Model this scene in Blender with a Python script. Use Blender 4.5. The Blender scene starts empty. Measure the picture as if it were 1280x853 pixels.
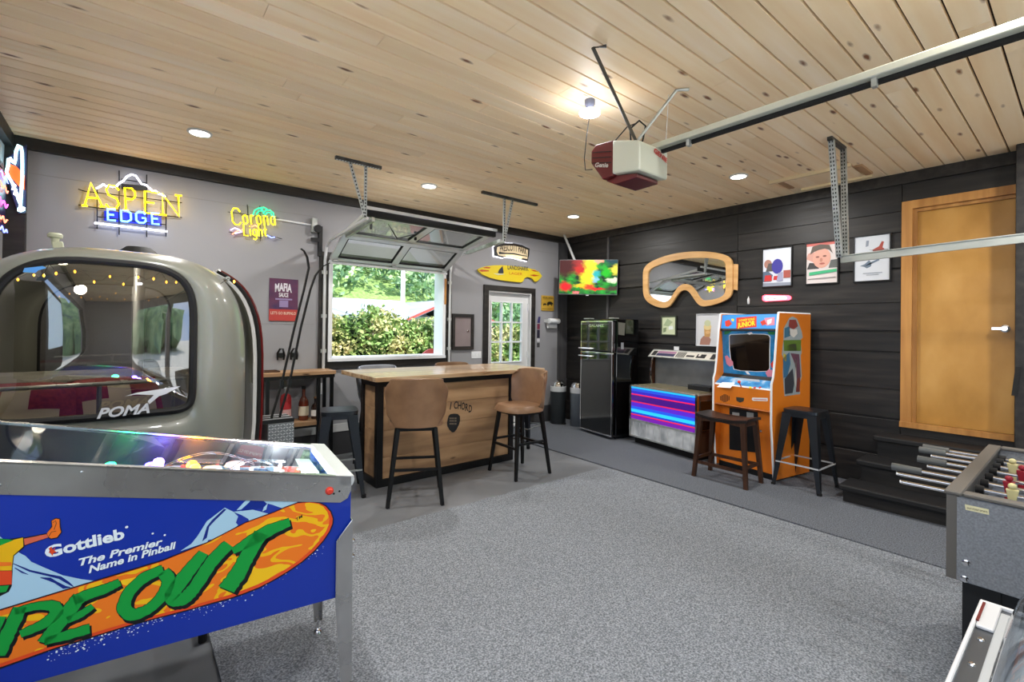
import bpy, bmesh, math, random
import numpy as np
from mathutils import Vector, Matrix
random.seed(7); rng = np.random.default_rng(7)
S = bpy.context.scene
COL = S.collection
PI = math.pi

# ---------------- camera, world, sun, exposure ----------------
YAW, PITCH, ROLL, FPX, CY, H = 0.68350279, 0.00610435, 0.01293369, 591.72257, 407.70466, 1.5
fw = np.array([math.sin(YAW)*math.cos(PITCH), math.cos(YAW)*math.cos(PITCH), math.sin(PITCH)])
rt = np.array([math.cos(YAW), -math.sin(YAW), 0.0]); up = np.cross(rt, fw)
CR = rt*math.cos(ROLL)+up*math.sin(ROLL); CU = -rt*math.sin(ROLL)+up*math.cos(ROLL)
cam = bpy.data.cameras.new('camera'); co = bpy.data.objects.new('camera', cam); COL.objects.link(co)
m = Matrix.Identity(4)
for i in range(3):
    m[i][0] = CR[i]; m[i][1] = CU[i]; m[i][2] = -fw[i]
m[0][3], m[1][3], m[2][3] = 0, 0, H
co.matrix_world = m
cam.sensor_width = 36; cam.lens = FPX/1280*36; cam.shift_y = -(426.5-CY)/1280; cam.clip_start = .02; cam.clip_end = 500
S.camera = co
S.view_settings.view_transform = 'Standard'; S.view_settings.look = 'None'; S.view_settings.gamma = 1
S.view_settings.exposure = 0.42
S.view_settings.use_curve_mapping = False
W_ = bpy.data.worlds.new('sky'); S.world = W_; W_.use_nodes = True
nt = W_.node_tree; nt.nodes.clear()
out = nt.nodes.new('ShaderNodeOutputWorld'); bg = nt.nodes.new('ShaderNodeBackground')
tc = nt.nodes.new('ShaderNodeTexCoord'); nz = nt.nodes.new('ShaderNodeTexNoise'); nz.inputs['Scale'].default_value = 2.2
nz.inputs['Detail'].default_value = 6
rp = nt.nodes.new('ShaderNodeValToRGB'); rp.color_ramp.elements[0].position = .42; rp.color_ramp.elements[1].position = .62
rp.color_ramp.elements[0].color = (.38, .58, .95, 1); rp.color_ramp.elements[1].color = (.92, .95, 1, 1)
nt.links.new(tc.outputs['Generated'], nz.inputs['Vector']); nt.links.new(nz.outputs['Fac'], rp.inputs['Fac'])
nt.links.new(rp.outputs['Color'], bg.inputs['Color']); bg.inputs['Strength'].default_value = 2.2
nt.links.new(bg.outputs['Background'], out.inputs['Surface'])
sl = bpy.data.lights.new('sun', 'SUN'); sl.energy = 6.5; sl.angle = .02; sl.color = (1, .95, .86)
so = bpy.data.objects.new('sun', sl); COL.objects.link(so)
so.rotation_euler = Vector((-.30, .64, -.72)).to_track_quat('-Z', 'Y').to_euler()

# ---------------- pixel -> plane helpers ----------------
def ray(px, py):
    return CR*((px-640)/FPX) - CU*((py-CY)/FPX) + fw
def onx(px, py, X):
    d = ray(px, py); return Vector(np.array([0, 0, H])+d*(X/d[0]))
def ony(px, py, Y):
    d = ray(px, py); return Vector(np.array([0, 0, H])+d*(Y/d[1]))
class Frame:
    """a plane with origin o, axes u, v and outward normal n"""
    def __init__(s, o, u, v):
        s.o = Vector(o); s.u = Vector(u).normalized(); s.v = Vector(v).normalized(); s.n = s.u.cross(s.v).normalized()
    def P(s, a, b, c=0.0): return s.o+s.u*a+s.v*b+s.n*c
    def at(s, px, py):
        d = Vector(ray(px, py)); e = Vector((0, 0, H)); t = (s.o-e).dot(s.n)/d.dot(s.n); q = e+d*t-s.o
        return (q.dot(s.u), q.dot(s.v))
    def ats(s, pts, k=1, ox=0, oy=0): return [s.at(ox+x/k, oy+y/k) for x, y in pts]

# ---------------- materials ----------------
def lin(h):
    h = h.lstrip('#'); c = [int(h[i:i+2], 16)/255 for i in (0, 2, 4)]
    return tuple((x/12.92 if x <= .04045 else ((x+.055)/1.055)**2.4) for x in c)+(1,)
MATS = {}
def mat(name, col, rough=.5, metal=0, spec=.5, emit=None, es=0, trans=0, ior=1.45, alpha=1, coat=0):
    if name in MATS: return MATS[name]
    M_ = bpy.data.materials.new(name); M_.use_nodes = True
    b = M_.node_tree.nodes['Principled BSDF']
    c = lin(col) if isinstance(col, str) else tuple(col)+(1,)
    b.inputs['Base Color'].default_value = c; b.inputs['Roughness'].default_value = rough
    b.inputs['Metallic'].default_value = metal; b.inputs['Specular IOR Level'].default_value = spec
    b.inputs['Transmission Weight'].default_value = trans; b.inputs['IOR'].default_value = ior
    b.inputs['Alpha'].default_value = alpha; b.inputs['Coat Weight'].default_value = coat
    if emit: b.inputs['Emission Color'].default_value = lin(emit); b.inputs['Emission Strength'].default_value = es
    M_.diffuse_color = c; MATS[name] = M_; return M_
def nodes(M_): return M_.node_tree.nodes, M_.node_tree.links, M_.node_tree.nodes['Principled BSDF']
def vary(M_, cols, scale=(1, 1, 1), ns=4, detail=5, rough=None, bump=0, dist=.01, objrand=0, pos=(.3, .7), knots=None, const=False, distort=0, coord='Object'):
    """noise-driven colour between two or more colours, optional bump, per-object variation and knots"""
    N, L, b = nodes(M_)
    t = N.new('ShaderNodeTexCoord'); mp = N.new('ShaderNodeMapping'); mp.inputs['Scale'].default_value = scale
    oi = N.new('ShaderNodeObjectInfo'); vm = N.new('ShaderNodeVectorMath'); vm.operation = 'SCALE'
    L.new(oi.outputs['Random'], vm.inputs['Scale']); vm.inputs[0].default_value = (37, 91, 53)
    va = N.new('ShaderNodeVectorMath'); va.operation = 'ADD'
    L.new(t.outputs[coord], va.inputs[0])
    if objrand: L.new(vm.outputs[0], va.inputs[1])
    L.new(va.outputs[0], mp.inputs['Vector'])
    n = N.new('ShaderNodeTexNoise'); n.inputs['Scale'].default_value = ns; n.inputs['Detail'].default_value = detail
    n.inputs['Distortion'].default_value = distort
    L.new(mp.outputs[0], n.inputs['Vector'])
    r = N.new('ShaderNodeValToRGB'); r.color_ramp.interpolation = 'CONSTANT' if const else 'LINEAR'
    k = len(cols)
    while len(r.color_ramp.elements) < k: r.color_ramp.elements.new(.5)
    for i, c in enumerate(cols):
        r.color_ramp.elements[i].position = pos[0]+(pos[1]-pos[0])*i/(k-1); r.color_ramp.elements[i].color = lin(c)
    L.new(n.outputs['Fac'], r.inputs['Fac']); col = r.outputs['Color']
    if knots:
        v = N.new('ShaderNodeTexVoronoi'); v.inputs['Scale'].default_value = knots[1]
        mp2 = N.new('ShaderNodeMapping'); mp2.inputs['Scale'].default_value = knots[2]; L.new(va.outputs[0], mp2.inputs['Vector'])
        n2 = N.new('ShaderNodeTexNoise'); n2.inputs['Scale'].default_value = 9; L.new(mp2.outputs[0], n2.inputs['Vector'])
        mx0 = N.new('ShaderNodeMixRGB'); mx0.inputs[0].default_value = .06; L.new(mp2.outputs[0], mx0.inputs[1]); L.new(n2.outputs['Color'], mx0.inputs[2])
        L.new(mx0.outputs[0], v.inputs['Vector'])
        r2 = N.new('ShaderNodeValToRGB'); e = r2.color_ramp.elements
        e[0].position = knots[3]; e[0].color = (1, 1, 1, 1); e[1].position = knots[3]*2.6; e[1].color = (0, 0, 0, 1)
        L.new(v.outputs['Distance'], r2.inputs['Fac'])
        mx = N.new('ShaderNodeMixRGB'); L.new(r2.outputs['Color'], mx.inputs[0]); L.new(col, mx.inputs[1]); mx.inputs[2].default_value = lin(knots[0]); col = mx.outputs[0]
    if objrand:
        hs = N.new('ShaderNodeHueSaturation'); ma = N.new('ShaderNodeMapRange')
        ma.inputs['To Min'].default_value = 1-objrand; ma.inputs['To Max'].default_value = 1+objrand
        L.new(oi.outputs['Random'], ma.inputs['Value']); L.new(ma.outputs[0], hs.inputs['Value']); L.new(col, hs.inputs['Color']); col = hs.outputs['Color']
    L.new(col, b.inputs['Base Color'])
    if bump:
        bp = N.new('ShaderNodeBump'); bp.inputs['Strength'].default_value = bump; bp.inputs['Distance'].default_value = dist
        L.new(n.outputs['Fac'], bp.inputs['Height']); L.new(bp.outputs[0], b.inputs['Normal'])
    if rough:
        r3 = N.new('ShaderNodeMapRange'); r3.inputs['To Min'].default_value = rough[0]; r3.inputs['To Max'].default_value = rough[1]
        L.new(n.outputs['Fac'], r3.inputs['Value']); L.new(r3.outputs[0], b.inputs['Roughness'])
    return M_
pine = vary(mat('pine', '#d8bd98', .5), ['#f0cfa2', '#f8deb6', '#fde9cb'], (.4, 5, 5), 2, 4, None, .03, .003, .06, (.25, .75), ('#7a4c30', 1.0, (2.6, 8.5, 1), .055))
groove = mat('groove_dark', '#241810', .9)
blackwood = vary(mat('charred_board', '#2a2826', .55), ['#101011', '#1f1d1c', '#322e2b'], (6, .8, 9), 2.2, 8, (.35, .6), .25, .004, .25, (.3, .75), ('#0d0c0c', 1.0, (1, 1.6, 4), .03))
blacktrim = vary(mat('black_trim', '#1f1d1d', .5), ['#141314', '#292624', '#3c3733'], (1, 8, 8), 2, 7, None, .2, .003, 0, (.3, .8))
greywall = vary(mat('grey_wall', '#a8a7a8', .7), ['#8d8d91', '#97979b'], (.4, .4, .4), 1.5, 3)
whitepaint = mat('white_paint', '#d2d3d4', .5)
jamb = mat('white_vinyl', '#e4e6ea', .4)
concrete = vary(mat('concrete', '#8e9092', .45), ['#606367', '#6f7276', '#7d8084'], (1, 1, 1), 1.4, 6, (.3, .55), .03)
curb = vary(mat('dark_curb', '#3b3b3d', .6), ['#333335', '#46464a'], (1, 1, 1), 2, 6)
def carpet(name, a, b_, c):
    M_ = vary(mat(name, b_, .95, spec=.1), [a, b_, c], (1, 1, 1), 120, 3, None, .7, .006, 0, (.3, .7))
    return M_
carpet_l = carpet('carpet_light', '#54585e', '#7b8086', '#9fa4ab')
carpet_d = carpet('carpet_dark', '#45484d', '#60646b', '#7c8188')
steel = vary(mat('brushed_steel', '#b0aeab', .32, 1), ['#bebcba', '#d2d0ce'], (3, 3, 3), 2, 3, (.2, .36))
chrome = mat('chrome', '#dddddf', .08, 1)
galv = vary(mat('galvanised_steel', '#b4b8b6', .38, .6), ['#9ba09e', '#c6cac8'], (1, 1, 1), 14, 4, (.3, .5))
alum = mat('aluminium', '#d6d8da', .35, .35)
blackmetal = mat('black_metal', '#161719', .38, .3)
gunmetal = mat('gunmetal', '#3c4046', .3, .75)
blackgloss = mat('black_gloss', '#08090b', .07, 0, .8, coat=.5)
blackplastic = mat('black_plastic', '#121315', .45)
rubber = mat('black_rubber', '#0b0b0c', .7)
tan = vary(mat('tan_leather', '#84644a', .38), ['#765740', '#917054'], (1, 1, 1), 5, 6, (.3, .5), .08, .002)
barwood = vary(mat('bar_wood', '#9b7550', .5), ['#83644a', '#a5825f', '#bb9873'], (.7, 5, 7), 1.6, 6, (.4, .6), .12, .003, .1, (.25, .75), ('#3c2515', 1.0, (1.6, 1, 5), .03))
topwood = vary(mat('bar_top_wood', '#b99b7c', .22, coat=.3), ['#93704e', '#bd9c78', '#d6bd9c'], (.8, 8, 8), 2.2, 6, (.22, .4), .03, .002, .12)
darkwood = vary(mat('dark_wood', '#3b2519', .35), ['#2a1810', '#4e3222'], (8, 8, .9), 3, 6, (.25, .45))
fir = vary(mat('fir_trim', '#b98346', .4), ['#a06c35', '#c8924f'], (7, 7, .6), 2, 5)
birch = vary(mat('birch_door', '#b9873f', .35), ['#a3742f', '#b98840', '#c9995200'[:7]], (1.2, 1.2, .7), 2.2, 6, (.3, .45), 0, .001)
whiteglow = mat('lamp_white', '#ffffff', .5, emit='#fff6ea', es=10)
cream = mat('gondola_paint', '#7d7f76', .3, coat=.5)
white = mat('white_print', '#e8eaec', .5)
print_dark = mat('dark_print', '#1a1a1c', .5)
glass = mat('clear_glass', '#ffffff', .02, trans=1, ior=1.45)
def thinglass(name, tint, refl=.12, rough=.02):
    """thin pane: tinted transparency with a glossy layer on top"""
    if name in MATS: return MATS[name]
    M_ = bpy.data.materials.new(name); M_.use_nodes = True; N = M_.node_tree.nodes; L = M_.node_tree.links; N.clear()
    o = N.new('ShaderNodeOutputMaterial'); mx = N.new('ShaderNodeMixShader'); tr = N.new('ShaderNodeBsdfTransparent'); gl = N.new('ShaderNodeBsdfGlossy')
    tr.inputs[0].default_value = lin(tint); gl.inputs['Roughness'].default_value = rough
    lw = N.new('ShaderNodeLayerWeight'); lw.inputs[0].default_value = .5
    pw = N.new('ShaderNodeMath'); pw.operation = 'POWER'; pw.inputs[1].default_value = 4; L.new(lw.outputs['Facing'], pw.inputs[0])
    fr = N.new('ShaderNodeMath'); fr.operation = 'MULTIPLY'; fr.inputs[1].default_value = .85; L.new(pw.outputs[0], fr.inputs[0])
    ad = N.new('ShaderNodeMath'); ad.operation = 'ADD'; ad.inputs[1].default_value = refl; ad.use_clamp = True
    L.new(fr.outputs[0], ad.inputs[0]); L.new(ad.outputs[0], mx.inputs[0]); L.new(tr.outputs[0], mx.inputs[1]); L.new(gl.outputs[0], mx.inputs[2]); L.new(mx.outputs[0], o.inputs[0])
    M_.diffuse_color = lin(tint); MATS[name] = M_; return M_
tinted = thinglass('tinted_glass', '#b4b1aa', .21)
paneglass = thinglass('pane_glass', '#f4f7f6', .035)
mirror = mat('mirror', '#d8dde0', .02, 1)
def neon(name, col, es=7): return mat(name, col, .4, emit=col, es=es)

# ---------------- mesh builder ----------------
MW = {}     # object -> world matrix of its thing
class MB:
    def __init__(s): s.v = []; s.f = []
    def add(s, vs, fs):
        k = len(s.v); s.v += [Vector(v) for v in vs]; s.f += [[k+i for i in f] for f in fs]; return s
    def box(s, a, b):
        x0, x1 = sorted((a[0], b[0])); y0, y1 = sorted((a[1], b[1])); z0, z1 = sorted((a[2], b[2]))
        return s.add([(x0,y0,z0),(x1,y0,z0),(x1,y1,z0),(x0,y1,z0),(x0,y0,z1),(x1,y0,z1),(x1,y1,z1),(x0,y1,z1)],
                     [(3,2,1,0),(4,5,6,7),(0,1,5,4),(1,2,6,5),(2,3,7,6),(3,0,4,7)])
    def bar(s, p0, p1, w, h, upv=(0, 0, 1)):
        p0, p1 = Vector(p0), Vector(p1); d = (p1-p0).normalized(); u = Vector(upv)
        if abs(d.dot(u)) > .98: u = Vector((1, 0, 0))
        sx = d.cross(u).normalized()*w/2; sy = sx.cross(d).normalized()*h/2
        vs = [p+a*sx+b*sy for p in (p0, p1) for a, b in ((-1,-1),(1,-1),(1,1),(-1,1))]
        return s.add(vs, [(0,1,2,3),(7,6,5,4),(0,4,5,1),(1,5,6,2),(2,6,7,3),(3,7,4,0)])
    def taper(s, p0, p1, w0, w1):
        """square leg tapering from width w0 at p0 to w1 at p1"""
        p0, p1 = Vector(p0), Vector(p1)
        vs = [p+Vector((a*w/2, b*w/2, 0)) for p, w in ((p0, w0), (p1, w1)) for a, b in ((-1,-1),(1,-1),(1,1),(-1,1))]
        return s.add(vs, [(0,1,2,3),(7,6,5,4),(0,4,5,1),(1,5,6,2),(2,6,7,3),(3,7,4,0)])
    def cyl(s, p0, p1, r0, r1=None, n=12, cap=True):
        r1 = r0 if r1 is None else r1; p0, p1 = Vector(p0), Vector(p1); d = (p1-p0).normalized()
        u = Vector((0, 0, 1)) if abs(d.z) < .9 else Vector((1, 0, 0)); a = d.cross(u).normalized(); b = d.cross(a)
        vs = [p+(a*math.cos(2*PI*i/n)+b*math.sin(2*PI*i/n))*r for p, r in ((p0, r0), (p1, r1)) for i in range(n)]
        fs = [(i, (i+1) % n, n+(i+1) % n, n+i) for i in range(n)]
        if cap: fs += [tuple(range(n-1, -1, -1)), tuple(range(n, 2*n))]
        return s.add(vs, fs)
    def tube(s, pts, r, n=6, closed=False):
        pts = [Vector(p) for p in pts]; k = len(pts)
        if k < 2: return s
        rings = []; prev = None
        for i, p in enumerate(pts):
            a = pts[(i-1) % k] if (closed or i > 0) else p; b = pts[(i+1) % k] if (closed or i < k-1) else p
            d = (b-a); d = d.normalized() if d.length > 1e-9 else Vector((0, 0, 1))
            if prev is None:
                u = Vector((0, 0, 1)) if abs(d.z) < .9 else Vector((1, 0, 0)); x = d.cross(u).normalized()
            else:
                x = prev-d*prev.dot(d); x = x.normalized() if x.length > 1e-6 else prev
            prev = x; y = d.cross(x); rr = r[i] if isinstance(r, (list, tuple)) else r
            rings.append([p+(x*math.cos(2*PI*j/n)+y*math.sin(2*PI*j/n))*rr for j in range(n)])
        vs = [v for q in rings for v in q]; fs = []
        for i in range(k if closed else k-1):
            for j in range(n): fs.append((i*n+j, i*n+(j+1) % n, ((i+1) % k)*n+(j+1) % n, ((i+1) % k)*n+j))
        if not closed: fs += [tuple(range(n-1, -1, -1)), tuple(range((k-1)*n, k*n))]
        return s.add(vs, fs)
    def lathe(s, c, prof, n=20, axis=(0, 0, 1)):
        c = Vector(c); d = Vector(axis).normalized(); u = Vector((0, 0, 1)) if abs(d.z) < .9 else Vector((1, 0, 0)); a = d.cross(u).normalized(); b = d.cross(a)
        vs = []; fs = []
        for r, h in prof: vs += [c+d*h+(a*math.cos(2*PI*i/n)+b*math.sin(2*PI*i/n))*max(r, .0004) for i in range(n)]
        for k in range(len(prof)-1):
            fs += [(k*n+i, k*n+(i+1) % n, (k+1)*n+(i+1) % n, (k+1)*n+i) for i in range(n)]
        fs += [tuple(range(n-1, -1, -1)), tuple(range((len(prof)-1)*n, len(prof)*n))]
        return s.add(vs, fs)
    def prism(s, F, poly, c0, c1):
        k = len(poly); vs = [F.P(a, b, c0) for a, b in poly]+[F.P(a, b, c1) for a, b in poly]
        return s.add(vs, [tuple(range(k-1, -1, -1)), tuple(range(k, 2*k))]+[(i, (i+1) % k, k+(i+1) % k, k+i) for i in range(k)])
    def ring(s, F, outer, inner, c0, c1):
        k = len(outer); vs = [F.P(a, b, c) for c in (c0, c1) for P_ in (outer, inner) for a, b in P_]; fs = []
        for i in range(k):
            j = (i+1) % k
            fs += [(2*k+i, 2*k+j, 3*k+j, 3*k+i), (j, i, k+i, k+j), (i, j, 2*k+j, 2*k+i), (k+j, k+i, 3*k+i, 3*k+j)]
        return s.add(vs, fs)
    def sheet(s, F, poly, c=.001):
        return s.add([F.P(a, b, c) for a, b in poly], [tuple(range(len(poly)))])
    def ribbon(s, F, pts, w, c=.001):
        k = len(pts); P_ = [Vector((a, b)) for a, b in pts]; vs = []
        for i in range(k):
            d = (P_[min(i+1, k-1)]-P_[max(i-1, 0)]).normalized(); q = Vector((-d.y, d.x)); ww = (w[i] if isinstance(w, (list, tuple)) else w)/2
            vs += [F.P(*(P_[i]+q*ww), c), F.P(*(P_[i]-q*ww), c)]
        return s.add(vs, [(2*i, 2*i+1, 2*i+3, 2*i+2) for i in range(k-1)])
    def grid(s, fn, nu, nv, closeu=False):
        vs = [fn(i/(nu if closeu else nu-1), j/(nv-1)) for j in range(nv) for i in range(nu)]; fs = []
        for j in range(nv-1):
            for i in range(nu if closeu else nu-1): fs.append((j*nu+i, j*nu+(i+1) % nu, (j+1)*nu+(i+1) % nu, (j+1)*nu+i))
        return s.add(vs, fs)
    def build(s, name, M_, parent=None, smooth=False, bev=0, kind=None, label=None, seg=1, solid=0, cat=None, group=None, sub=0):
        inv = MW[parent].inverted() if parent in MW else Matrix.Identity(4)
        me = bpy.data.meshes.new(name); me.from_pydata([tuple(inv @ v) for v in s.v], [], s.f); me.update()
        bm = bmesh.new(); bm.from_mesh(me)
        bmesh.ops.remove_doubles(bm, verts=bm.verts, dist=1e-5)
        bmesh.ops.recalc_face_normals(bm, faces=bm.faces)
        if bev:
            es = [e for e in bm.edges if len(e.link_faces) == 2 and e.calc_face_angle(0) > .5]
            bmesh.ops.bevel(bm, geom=es, offset=bev, segments=seg, affect='EDGES', clamp_overlap=True, profile=.5)
        if smooth:
            for f in bm.faces: f.smooth = True
            for e in bm.edges:
                if len(e.link_faces) == 2 and e.calc_face_angle(0) > .7: e.smooth = False
        bm.to_mesh(me); bm.free()
        me.materials.append(M_)
        o = bpy.data.objects.new(name, me); COL.objects.link(o)
        if parent: o.parent = parent; MW[o] = MW[parent]
        else: MW[o] = Matrix.Identity(4)
        if kind: o['kind'] = kind
        if label: o['label'] = label
        if cat: o['category'] = cat
        if group: o['group'] = group
        if solid: md = o.modifiers.new('solid', 'SOLIDIFY'); md.thickness = solid; md.offset = -1
        if sub: md = o.modifiers.new('sub', 'SUBSURF'); md.levels = sub; md.render_levels = sub
        return o
def thing(name, label, cat, loc=(0, 0, 0), rot=0, group=None):
    o = bpy.data.objects.new(name, None); COL.objects.link(o); o.empty_display_size = .1
    o.location = loc; o.rotation_euler = (0, 0, rot); o['label'] = label; o['category'] = cat
    if group: o['group'] = group
    MW[o] = Matrix.Translation(loc) @ Matrix.Rotation(rot, 4, 'Z'); return o
def dup(root, loc, rot, label=None, group=None):
    def cp(o, par):
        c = o.copy(); COL.objects.link(c); c.parent = par
        for ch in kids.get(o, []): cp(ch, c)
        return c
    kids = {}
    for o in COL.objects:
        if o.parent: kids.setdefault(o.parent, []).append(o)
    r = cp(root, None); r.location = loc; r.rotation_euler = (0, 0, rot)
    MW[r] = Matrix.Translation(loc) @ Matrix.Rotation(rot, 4, 'Z')
    if label: r['label'] = label
    if group: r['group'] = group
    return r
def box(name, a, b, M_, parent=None, bev=0, **k): return MB().box(a, b).build(name, M_, parent, bev=bev, **k)
def struct(name, mb, M_, parent=None, **k): return mb.build(name, M_, parent, kind=None if parent else 'structure', **k)

def text(s_, F, p0, p1, hgt, M_, parent, name='lettering', shear=0, bold=0, off=.0015, ext=.0008, arc=0):
    """lettering on a frame: baseline from p0 to p1 (frame coordinates), cap height hgt"""
    c = bpy.data.curves.new('txt', 'FONT'); c.body = s_; c.offset = bold; c.shear = shear; c.resolution_u = 3
    o = bpy.data.objects.new('txt', c); COL.objects.link(o); bpy.context.view_layer.update()
    me = o.evaluated_get(bpy.context.evaluated_depsgraph_get()).to_mesh()
    vs = [v.co.copy() for v in me.vertices]; fs = [list(p.vertices) for p in me.polygons]
    o.evaluated_get(bpy.context.evaluated_depsgraph_get()).to_mesh_clear()
    bpy.data.objects.remove(o)
    if not vs: return None
    x0 = min(v.x for v in vs); x1 = max(v.x for v in vs)
    p0, p1 = Vector(p0), Vector(p1); d = p1-p0; L_ = d.length; d.normalize(); q = Vector((-d.y, d.x)); k = .72
    mb = MB(); pts = []
    for v in vs:
        a = (v.x-x0)/(x1-x0)*L_; b = v.y/k*hgt+arc*(1-((a/L_)*2-1)**2)
        w = p0+d*a+q*b; pts.append(F.P(w.x, w.y, off))
    mb.add(pts, fs); return mb.build(name, M_, parent)

# single-stroke letters on a unit cell (x 0..w, y 0..1)
STK = {
 'A': (.8, [[(0,0),(.4,1),(.8,0)],[(.15,.36),(.65,.36)]]), 'S': (.6, [[(.6,.84),(.45,1),(.15,1),(.02,.8),(.12,.58),(.5,.44),(.6,.22),(.45,0),(.12,0),(0,.16)]]),
 'P': (.6, [[(.1,0),(.1,1),(.45,1),(.6,.86),(.6,.64),(.45,.5),(.1,.5)]]), 'E': (.6, [[(.6,1),(.1,1),(.1,0),(.6,0)],[(.1,.5),(.5,.5)]]),
 'N': (.7, [[(.05,0),(.05,1),(.65,0),(.65,1)]]), 'D': (.7, [[(.05,0),(.05,1),(.45,1),(.68,.8),(.68,.2),(.45,0),(.05,0)]]),
 'G': (.7, [[(.65,.82),(.5,1),(.2,1),(.03,.8),(.03,.2),(.2,0),(.5,0),(.66,.18),(.66,.46),(.4,.46)]]),
 'C': (.7, [[(.66,.8),(.5,1),(.2,1),(.03,.78),(.03,.2),(.2,0),(.5,0),(.66,.16)]]), 'L': (.55, [[(.08,1),(.08,0),(.55,0)]]),
 'o': (.5, [[(.25,.6),(.45,.5),(.45,.12),(.25,0),(.05,.12),(.05,.5),(.25,.6)]]), 'r': (.4, [[(.08,0),(.08,.6)],[(.08,.42),(.22,.6),(.4,.56)]]),
 'n': (.5, [[(.05,0),(.05,.6)],[(.05,.45),(.22,.6),(.42,.54),(.45,0)]]), 'a': (.5, [[(.45,.6),(.45,0)],[(.45,.5),(.25,.6),(.05,.46),(.05,.12),(.25,0),(.45,.14)]]),
 'i': (.18, [[(.08,0),(.08,.6)],[(.08,.8),(.08,.86)]]), 'g': (.5, [[(.45,.6),(.45,-.2),(.28,-.34),(.06,-.26)],[(.45,.5),(.25,.6),(.05,.46),(.05,.14),(.25,0),(.45,.12)]]),
 'h': (.5, [[(.05,0),(.05,1)],[(.05,.45),(.22,.6),(.42,.54),(.45,0)]]), 't': (.35, [[(.15,1),(.15,.1),(.3,0)],[(0,.62),(.33,.62)]]),
 'M': (.8, [[(.03,0),(.05,1),(.4,.3),(.75,1),(.77,0)]]), 'O': (.7, [[(.35,1),(.66,.8),(.66,.2),(.35,0),(.04,.2),(.04,.8),(.35,1)]]),
 'R': (.6, [[(.1,0),(.1,1),(.45,1),(.6,.86),(.6,.64),(.45,.5),(.1,.5)],[(.35,.5),(.6,0)]]), 'I': (.2, [[(.1,0),(.1,1)]]), 'B': (.6, [[(.1,0),(.1,1),(.45,1),(.56,.86),(.56,.64),(.42,.52),(.1,.52)],[(.42,.52),(.6,.38),(.6,.14),(.45,0),(.1,0)]]), ' ': (.4, [])}
def neon_word(s_, F, p0, p1, h, M_, parent, r=.006, c=.05, gap=.2, name='neon_letter', serif=False):
    tot = sum(STK[ch][0] for ch in s_)+gap*(len(s_)-1); p0, p1 = Vector(p0), Vector(p1); d = p1-p0; k = d.length/tot; d.normalize(); q = Vector((-d.y, d.x)); x = 0
    for ch in s_:
        w, st = STK[ch]; mb = MB()
        for line in st:
            pts = [F.P(*(p0+d*(x+a)*k+q*b*h), c) for a, b in line]; mb.tube(pts, r, 6)
            if serif:
                for e in (line[0], line[-1]):
                    if e[1] in (0, 1): mb.tube([F.P(*(p0+d*(x+e[0]+t)*k+q*e[1]*h), c) for t in (-.13, .13)], r, 6)
        if st: mb.build(name, M_, parent)
        x += w+gap
# =====================================================================
# THE SETTING
# =====================================================================
XL, XR, YF, YB, ZC = -.78, 5.74, -2.4, 5.6, 3.03
floor = struct('floor', MB().box((XL-.15, YF-.15, -.12), (XR+.15, YB+.15, -.004)), concrete)
struct('carpet', MB().box((.33, YF+.02, -.004), (4.06, 3.36, .006)), carpet_l, floor, label='light grey loop carpet in the middle of the floor')
struct('carpet', MB().add([(4.035,YF+.02,-.004),(XR,YF+.02,-.004),(XR,YB,-.004),(4.13,YB,-.004),(4.035,YF+.02,.009),(XR,YF+.02,.009),(XR,YB,.009),(4.13,YB,.009)],
       [(3,2,1,0),(4,5,6,7),(0,1,5,4),(1,2,6,5),(2,3,7,6),(3,0,4,7)]), carpet_d, floor, label='darker grey carpet runner along the black board wall')
# ceiling: backing with recessed light holes hidden behind planks, planks laid one by one
ceil = struct('ceiling', MB().box((XL-.15, YF-.15, ZC+.018), (XR+.15, YB+.15, ZC+.1)), groove)
pitch = .1355; r_ = 0; yy = YB-.008
bases = {}
while yy-pitch > YF-.1:
    x = XL; cuts = sorted([random.uniform(XL+1, XR-1)]+([random.uniform(XL+.8, XR-.8)] if r_ % 2 else []))
    for x1 in cuts+[XR]:
        if x1-x < .25: continue
        w = pitch-.007
        mb = MB().add([(x+.0012,yy-w+.003,ZC),(x1-.0012,yy-w+.003,ZC),(x1-.0012,yy-.003,ZC),(x+.0012,yy-.003,ZC),
                       (x+.0012,yy-w,ZC+.018),(x1-.0012,yy-w,ZC+.018),(x1-.0012,yy,ZC+.018),(x+.0012,yy,ZC+.018)],
                      [(3,2,1,0),(4,5,6,7),(0,1,5,4),(1,2,6,5),(2,3,7,6),(3,0,4,7)])
        mb.build('plank', pine, ceil); x = x1
    yy -= pitch; r_ += 1
# back wall with the serving hatch opening and the door opening
OX0, OX1, OZ0, OZ1 = 1.83, 3.33, 1.13, 2.27
DX0, DX1, DZ1 = 4.10, 4.94, 2.06
wb = MB()
T = .16
for a, b in (((XL-.15, 0), (OX0, ZC)), ((OX0, 0), (OX1, OZ0)), ((OX0, OZ1), (OX1, ZC)), ((OX1, 0), (DX0, ZC)), ((DX0, DZ1), (DX1, ZC)), ((DX1, 0), (XR+.15, ZC))):
    wb.box((a[0], YB, a[1]), (b[0], YB+T, b[1]))
wall_back = struct('wall_back', wb, greywall)
struct('curb', MB().box((XL, YB-.012, 0), (DX0-.085, YB, .27)).box((DX1+.075, YB-.012, 0), (5.5, YB, .27)), curb, wall_back)
struct('baseboard', MB().box((XL, YB-.02, .27), (DX0-.085, YB, .36)), whitepaint, wall_back)
struct('seam', MB().box((-.65, YB-.003, 2.745), (1.66, YB, 2.749)).box((3.9, YB-.003, 2.745), (5.5, YB, 2.749)).box((-.65, YB-.003, 1.52), (1.66, YB, 1.523)), mat('seam_grey', '#8c8b8c', .7), wall_back)
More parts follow.
